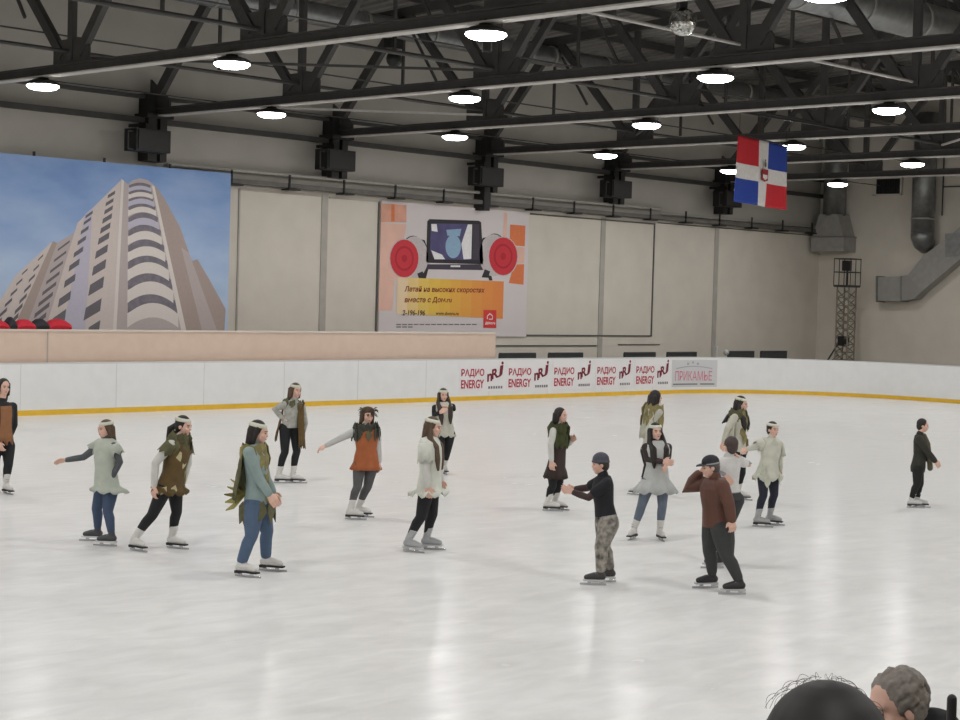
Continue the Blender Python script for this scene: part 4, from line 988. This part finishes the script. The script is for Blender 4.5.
skater('person in a feathered brown hat and orange tunic, one arm stretched out', 1.44, [(355, 519.5), (363, 517)], (366, 462), (366, 426), (368, 415.5), -70,
       {'R': (341, 438, 326, 445.5, -.1, 0), 'L': (378, 445, 379, 462, 0, 0)}, feetdir=(-10, -15), legs=(cm(92, 90, 92, .85, noise=.3), .006), shirt=(cm(190, 190, 188), .010), tunic=(cm(168, 96, 58, .9, noise=.15), dict(drop=.07, flare=.04, jag=.006, ext=.020, cap=0)),
       hair=('long', (84, 66, 48), .06), hat=('feather', cm(84, 70, 56, .9, noise=.4)), skate=WS, extras=(leaves(cm(62, 66, 56), [(.93, a, .12) for a in range(0, 360, 24)] + [(.80, a, .12) for a in list(range(-40, 60, 24)) + list(range(130, 230, 24))], name='leaf_collar'), leaves(cm(96, 90, 64), [(.76, 90, .10)])))
skater('person with long brown hair in a jagged white tunic and black leggings', 1.50, [(413, 552), (432, 549.5)], (429, 489), (429, 438), (433.5, 427), -15,
       {'R': (425.5, 466, 428, 486, -.4, -.2), 'L': (437, 464, 441, 480, .4, -.2)}, feetdir=(-35, -12), legs=(BLK, .008), shirt=(WHT, .014), tunic=(cm(210, 212, 202, .9), dict(drop=.05, flare=.11, jag=.05, ext=.032, capl=.7)),
       hair=('front', BR, .24), band=HB, skate=GS)
skater('person with raised hands and long dark strands in a pale tunic, black sleeves and leggings', 1.42, [(441, 475.5), (445, 474)], (445, 433), (443.5, 403), (443.5, 395), -75,
       {'R': (434, 415, 440, 412, -.2, -.5), 'L': (454, 409, 449, 407, -.2, -.2)}, legs=(BLK, .007), shirt=(BLK, .006), tunic=(cm(190, 188, 176, .9), dict(drop=.05, flare=.02, jag=.03, ext=.016, cap=0)),
       hair=('front', (58, 46, 38), .24), band=HB, skate=WS)
skater('person in a long dark brown pinafore with olive vest and white sleeves, black tights', 1.42, [(552, 511), (559, 510)], (556, 467), (559, 426), (561, 415.5), -30,
       {'R': (550.5, 444, 551.5, 461, -.3, -.1), 'L': (567, 446, 571, 441, .2, -.3)}, feetdir=(-8, -20), legs=(BLK, .006), shirt=(WHT, .010), tunic=(cm(58, 46, 42, .9), dict(drop=.11, flare=.05, jag=.015, ext=.016, cap=0)),
       hair=('long', DK, .16), skate=WS, extras=(leaves(cm(74, 80, 46, .9, noise=.4), [(.92, a, .16) for a in range(0, 360, 30)] + [(.7, a, .16) for a in range(0, 180, 26)], name='leaf_vest'),))
skater('person in a grey knit hat, black top and camouflage trousers, arms bent up', 1.36, [(594, 585), (604, 582)], (607, 521), (603, 476), (600, 464), 190,
       {'R': (588, 489, 575, 489, .6, 0), 'L': (585, 500, 573, 492, -.5, 0)}, feetdir=(180, 185), w=1.1, legs=(mat('camouflage', rgb(176, 170, 160), .85, noise=.7, nscale=16, col2=rgb(74, 70, 66)), .020), shirt=(cm(62, 44, 42), .008), jacket=(cm(26, 26, 32, .85), .014, .4, -.05),
       hair=('short', (60, 50, 44)), hat=('beanie', cm(84, 86, 96, .95, noise=.25, nscale=30)), skate=(cm(60, 58, 58, .5), cm(205, 205, 205), cm(200, 200, 200)))
skater('dark haired person in an olive leafy cape, behind the girl in the flared dress', 1.52, [(637, 495), (650, 494)], (650, 450), (653, 407), (656, 398), 30,
       {'R': (644, 436, 646, 456, -.3, 0), 'L': (662, 430, 662, 448, 0, 0)}, legs=(BLK, .009), shirt=(cm(190, 190, 178), .012), hair=('long', DK, .13), skate=WS,
       extras=(cape(cm(186, 186, 168, .85, noise=.3), 1.0, .26, 250, .04), leaves(GLD, [(.92, a, .15) for a in range(0, 360, 28)] + [(.72, a, .13) for a in range(0, 360, 40)], name='leaf_collar')), feetdir=(150, -20))
skater('person in a flared whitish dress with dark sleeves, hands together, long dark hair', 1.40, [(632, 539.5), (661, 540.5)], (656, 479), (657, 442), (656, 431.5), -75,
       {'R': (647, 459, 662, 461, -.2, -.7), 'L': (668, 456, 665, 463, -.1, -.7)}, feetdir=(-115, -80), legs=(cm(104, 114, 128, .85), .007), shirt=(cm(52, 40, 42), .008), tunic=(cm(184, 186, 184, .9, noise=.15), dict(drop=.125, flare=.13, jag=.03, ext=.020, cap=0)),
       hair=('front', DK, .22), band=HB, skate=WS)
skater('person with long blown dark hair in a gold-green leafy top', 1.52, [(731, 502), (742, 500)], (738, 454), (738, 412), (741.5, 404), -25,
       {'R': (727, 428, 724, 441, -.3, 0), 'L': (743, 430, 742, 446, 0, -.3)}, legs=(BLK, .009), shirt=(cm(192, 190, 176), .012), hair=('blown', DK, .17, 185, 'front'), band=HB, skate=WS,
       extras=(leaves(GLD, rl(16, .1, .95, 0, 180, .09, .13), name='leaf_trim'), leaves(OLV, [(.95, a, .13) for a in range(0, 360, 30)], name='leaf_collar'), cape(cm(196, 194, 178, .85), .7, .20, 215, .06)))
skater('person bending forward with dark hair and white vest, arm to the chest, dark trousers', 1.42, [(713, 568), (722, 564)], (730, 499), (729, 457), (730, 446), 120,
       {'R': (750, 465, 738, 457, .3, -.4), 'L': (716, 462, 724, 474, .2, -.3)}, neckd=-.05, legs=(cm(58, 60, 62, .85), .013), shirt=(cm(150, 148, 152), .008), jacket=(cm(212, 210, 208, .85), .012, .3, .1),
       hair=('short', (74, 60, 56)), skate=BS, feetdir=(200, 190))
skater('person in a brown leather jacket and dark cap, one bent arm raised before the face', 1.44, [(706, 588), (733, 594.5)], (718, 526), (715, 478), (710, 467), 195,
       {'R': (686, 489, 699, 474, .3, 0), 'L': (728, 503, 731, 519, -.3, -.2)}, feetdir=(195, 190), w=1.25, legs=(cm(60, 62, 62, .85), .018), shirt=(cm(60, 50, 50), .006), jacket=(cm(96, 60, 46, .6, noise=.3, nscale=9), .026, 1.0, -.05),
       hair=('short', (90, 84, 84)), hat=('cap', cm(46, 46, 52, .9)), skate=BS, lifts=(.0, .0), curl=.9)
skater('person in a cream fringed dress and headband with dark leggings, one arm held out', 1.36, [(762, 527), (774, 525)], (768, 471), (771, 439), (773, 429.5), -60,
       {'R': (757, 446, 749, 449, -.1, .3), 'L': (780, 455, 780, 469, 0, 0)}, feetdir=(-15, -25), legs=(cm(36, 38, 52, .85), .007), shirt=(cm(204, 204, 192), .014), tunic=(cm(206, 206, 192, .9, noise=.15), dict(drop=.09, flare=.06, jag=.05, ext=.024, capl=.9)),
       hair=('short', DK), band=HB, skate=(cm(168, 168, 168, .5), M_sole, M_dark), extras=(leaves(cm(196, 198, 182), rl(14, -.3, .9, 0, 180, .09, .13), name='fringe'),))
skater('person alone near the curve in a dark olive jacket with hanging scarf', 1.30, [(915, 508), (921, 507.5)], (918, 467), (920, 435), (923, 425.5), -15,
       {'R': (927, 452, 935, 461, -.5, 0), 'L': (924, 450, 928, 460, .4, 0)}, feetdir=(-8, -12), legs=(cm(26, 26, 26, .85), .009), shirt=(BLK, .006), jacket=(cm(48, 48, 40, .85, noise=.3), .018, 1.0, -.16),
       hair=('short', DK), skate=(cm(206, 206, 204, .5), M_sole), extras=(lambda J: (lambda g: (g.tube([J['N'] + J['F'] * .06 + UP * .0, J['N'] + J['F'] * .10 - UP * .12, J['N'] + J['F'] * .14 - UP * .3, J['N'] + J['F'] * .155 - UP * .46], [.03, .05, .035, .04], 10), obj('scarf', g, cm(92, 86, 66, .9), J['root'])))(G()),))

# ------------------------------------------------------------------ stand with two spectators
M_st = mat('stand_concrete', rgb(96, 94, 92), .85, noise=.2, nscale=3)
g = G(); g.box((-6, 1.0, -.05), (12, 2.25, .45)); g.box((-6, -.4, -.05), (12, 1.0, .95)); g.box((-6, -4, -.05), (12, -.4, 1.25)); o = obj('floor_stand', g, M_st, kind='structure')
def spectator(label, H, headpx, dist, base_z, face, hf, mats_, hairspec, **k):
    C = CAM + ray(*headpx) * dist; hd = direc(hf)
    N = V((C.x, C.y, 0)) + UP * (C.z - .105 * H) - direc(face) * .02 + RH * k.pop('lean', 0); P = N - UP * .30 * H - direc(face) * .02
    gz = base_z; L = UP.cross(direc(face))
    f = [(V((P.x, P.y, gz)) + L * .10 + direc(face) * .05, face + 8, 0), (V((P.x, P.y, gz)) - L * .10 + direc(face) * .05, face - 8, 0)]
    # arms hang: give pixel-free joints through a small wrapper
    return person('person', label, H, P, N, face, f, k.pop('arms'), C, headface=hf, legs=(BLK, .014), shirt=(mats_, .012), jacket=(mats_, .03, 1.0, -.14), hair=hairspec, group='spectators in the stand', build_vox=.006, **k)
def px_of(p): d = p - CAM; z = d.dot(CF); return (480 + FPX * d.dot(CR) / z, 360 - FPX * d.dot(CU) / z)
def hang(headpx, dist, H, face):
    C = CAM + ray(*headpx) * dist; N = C - UP * .105 * H; out = {}; L = UP.cross(direc(face))
    for s, q in (('L', 1), ('R', -1)):
        e = N + L * q * .14 * H - UP * .20 * H; w_ = N + L * q * .09 * H - UP * .28 * H + direc(face) * .12 * H; out[s] = (*px_of(e), *px_of(w_))
    return out
hp = (822, 774); J1 = spectator('person whose big dark rounded hair blocks the view, flyaway strands on top', 1.66, hp, 2.32, .62, 95, 92, cm(26, 22, 22, .85), ('long', (17, 13, 12), .05), arms=hang(hp, 2.32, 1.66, 95))
hp2 = (895, 708); J2 = spectator('person with short grey hair in a black coat, seen in profile', 1.62, hp2, 5.7, .0, 150, 204, cm(20, 20, 22, .85), ('messy', (138, 130, 122)), arms=hang(hp2, 5.7, 1.62, 150), lean=.09, extras=(lambda J: (lambda g: (g.ell(J['C'] + RH * .13 - UP * .078, RH * .10, FH * .10, UP * .082), g.ell(J['C'] + RH * .04 - UP * .16, RH * .11, FH * .10, UP * .06), obj('coat_collar', g, cm(20, 20, 22, .85), J['root'], voxel=.008)))(G()),))
p = CAM + ray(952, 699) * 4.6; t = thing('handrail_post', 'dark rounded post top in the lower corner beside the black coat', 'post', (p.x, p.y, -.05))
g = G(); g.tube([(p.x, p.y, -.05), (p.x, p.y, p.z - .02)], .010, 10); obj('pole', g, M_black, t)
g = G(); g.tube([(p.x, p.y, p.z - .07), (p.x, p.y, p.z)], .013, 12); obj('cap', g, M_dark, t)
# flyaway hair strands and volume of the front spectator
C = CAM + ray(*hp) * 2.32 + UP * .15 * .242; g = G(); random.seed(9)
for i in range(90):
    a = random.uniform(0, 2 * PI); el = random.uniform(.75, 1.5); q = random.uniform(.25, .6); b = random.uniform(-.7, .7); up = random.uniform(.01, .08); pts = []
    for j in range(8):
        u = j / 7; aa = a + b * u * q; e2 = el - u * q * .8; r = .99 + up * math.sin(PI * min(1, u * 1.05)) 
        pts.append(C + V((math.cos(aa) * math.cos(e2) * .088 * r, math.sin(aa) * math.cos(e2) * .092 * r, math.sin(e2) * .093 * r)))
    g.tube(pts, [.0003] * 8, 4)
obj('hair_strand', g, cm(60, 50, 44), J1, kind='stuff')

# ------------------------------------------------------------------ world, exposure
w = bpy.data.worlds.new('world'); SC.world = w; w.use_nodes = True
w.node_tree.nodes['Background'].inputs[0].default_value = (.5, .5, .5, 1); w.node_tree.nodes['Background'].inputs[1].default_value = .02
SC.view_settings.view_transform = 'Standard'; SC.view_settings.look = 'None'; SC.view_settings.gamma = 1; SC.view_settings.use_curve_mapping = False
SC.view_settings.exposure = -0.16
# ------------------------------------------------------------------ freeze remeshed shapes
if BAKE:
    bpy.context.view_layer.update(); dg = bpy.context.evaluated_depsgraph_get(); new = []
    for o in BAKE:
        me = bpy.data.meshes.new_from_object(o.evaluated_get(dg)); me.name = o.name; new.append((o, me))
    for o, me in new: o.modifiers.clear(); o.data = me
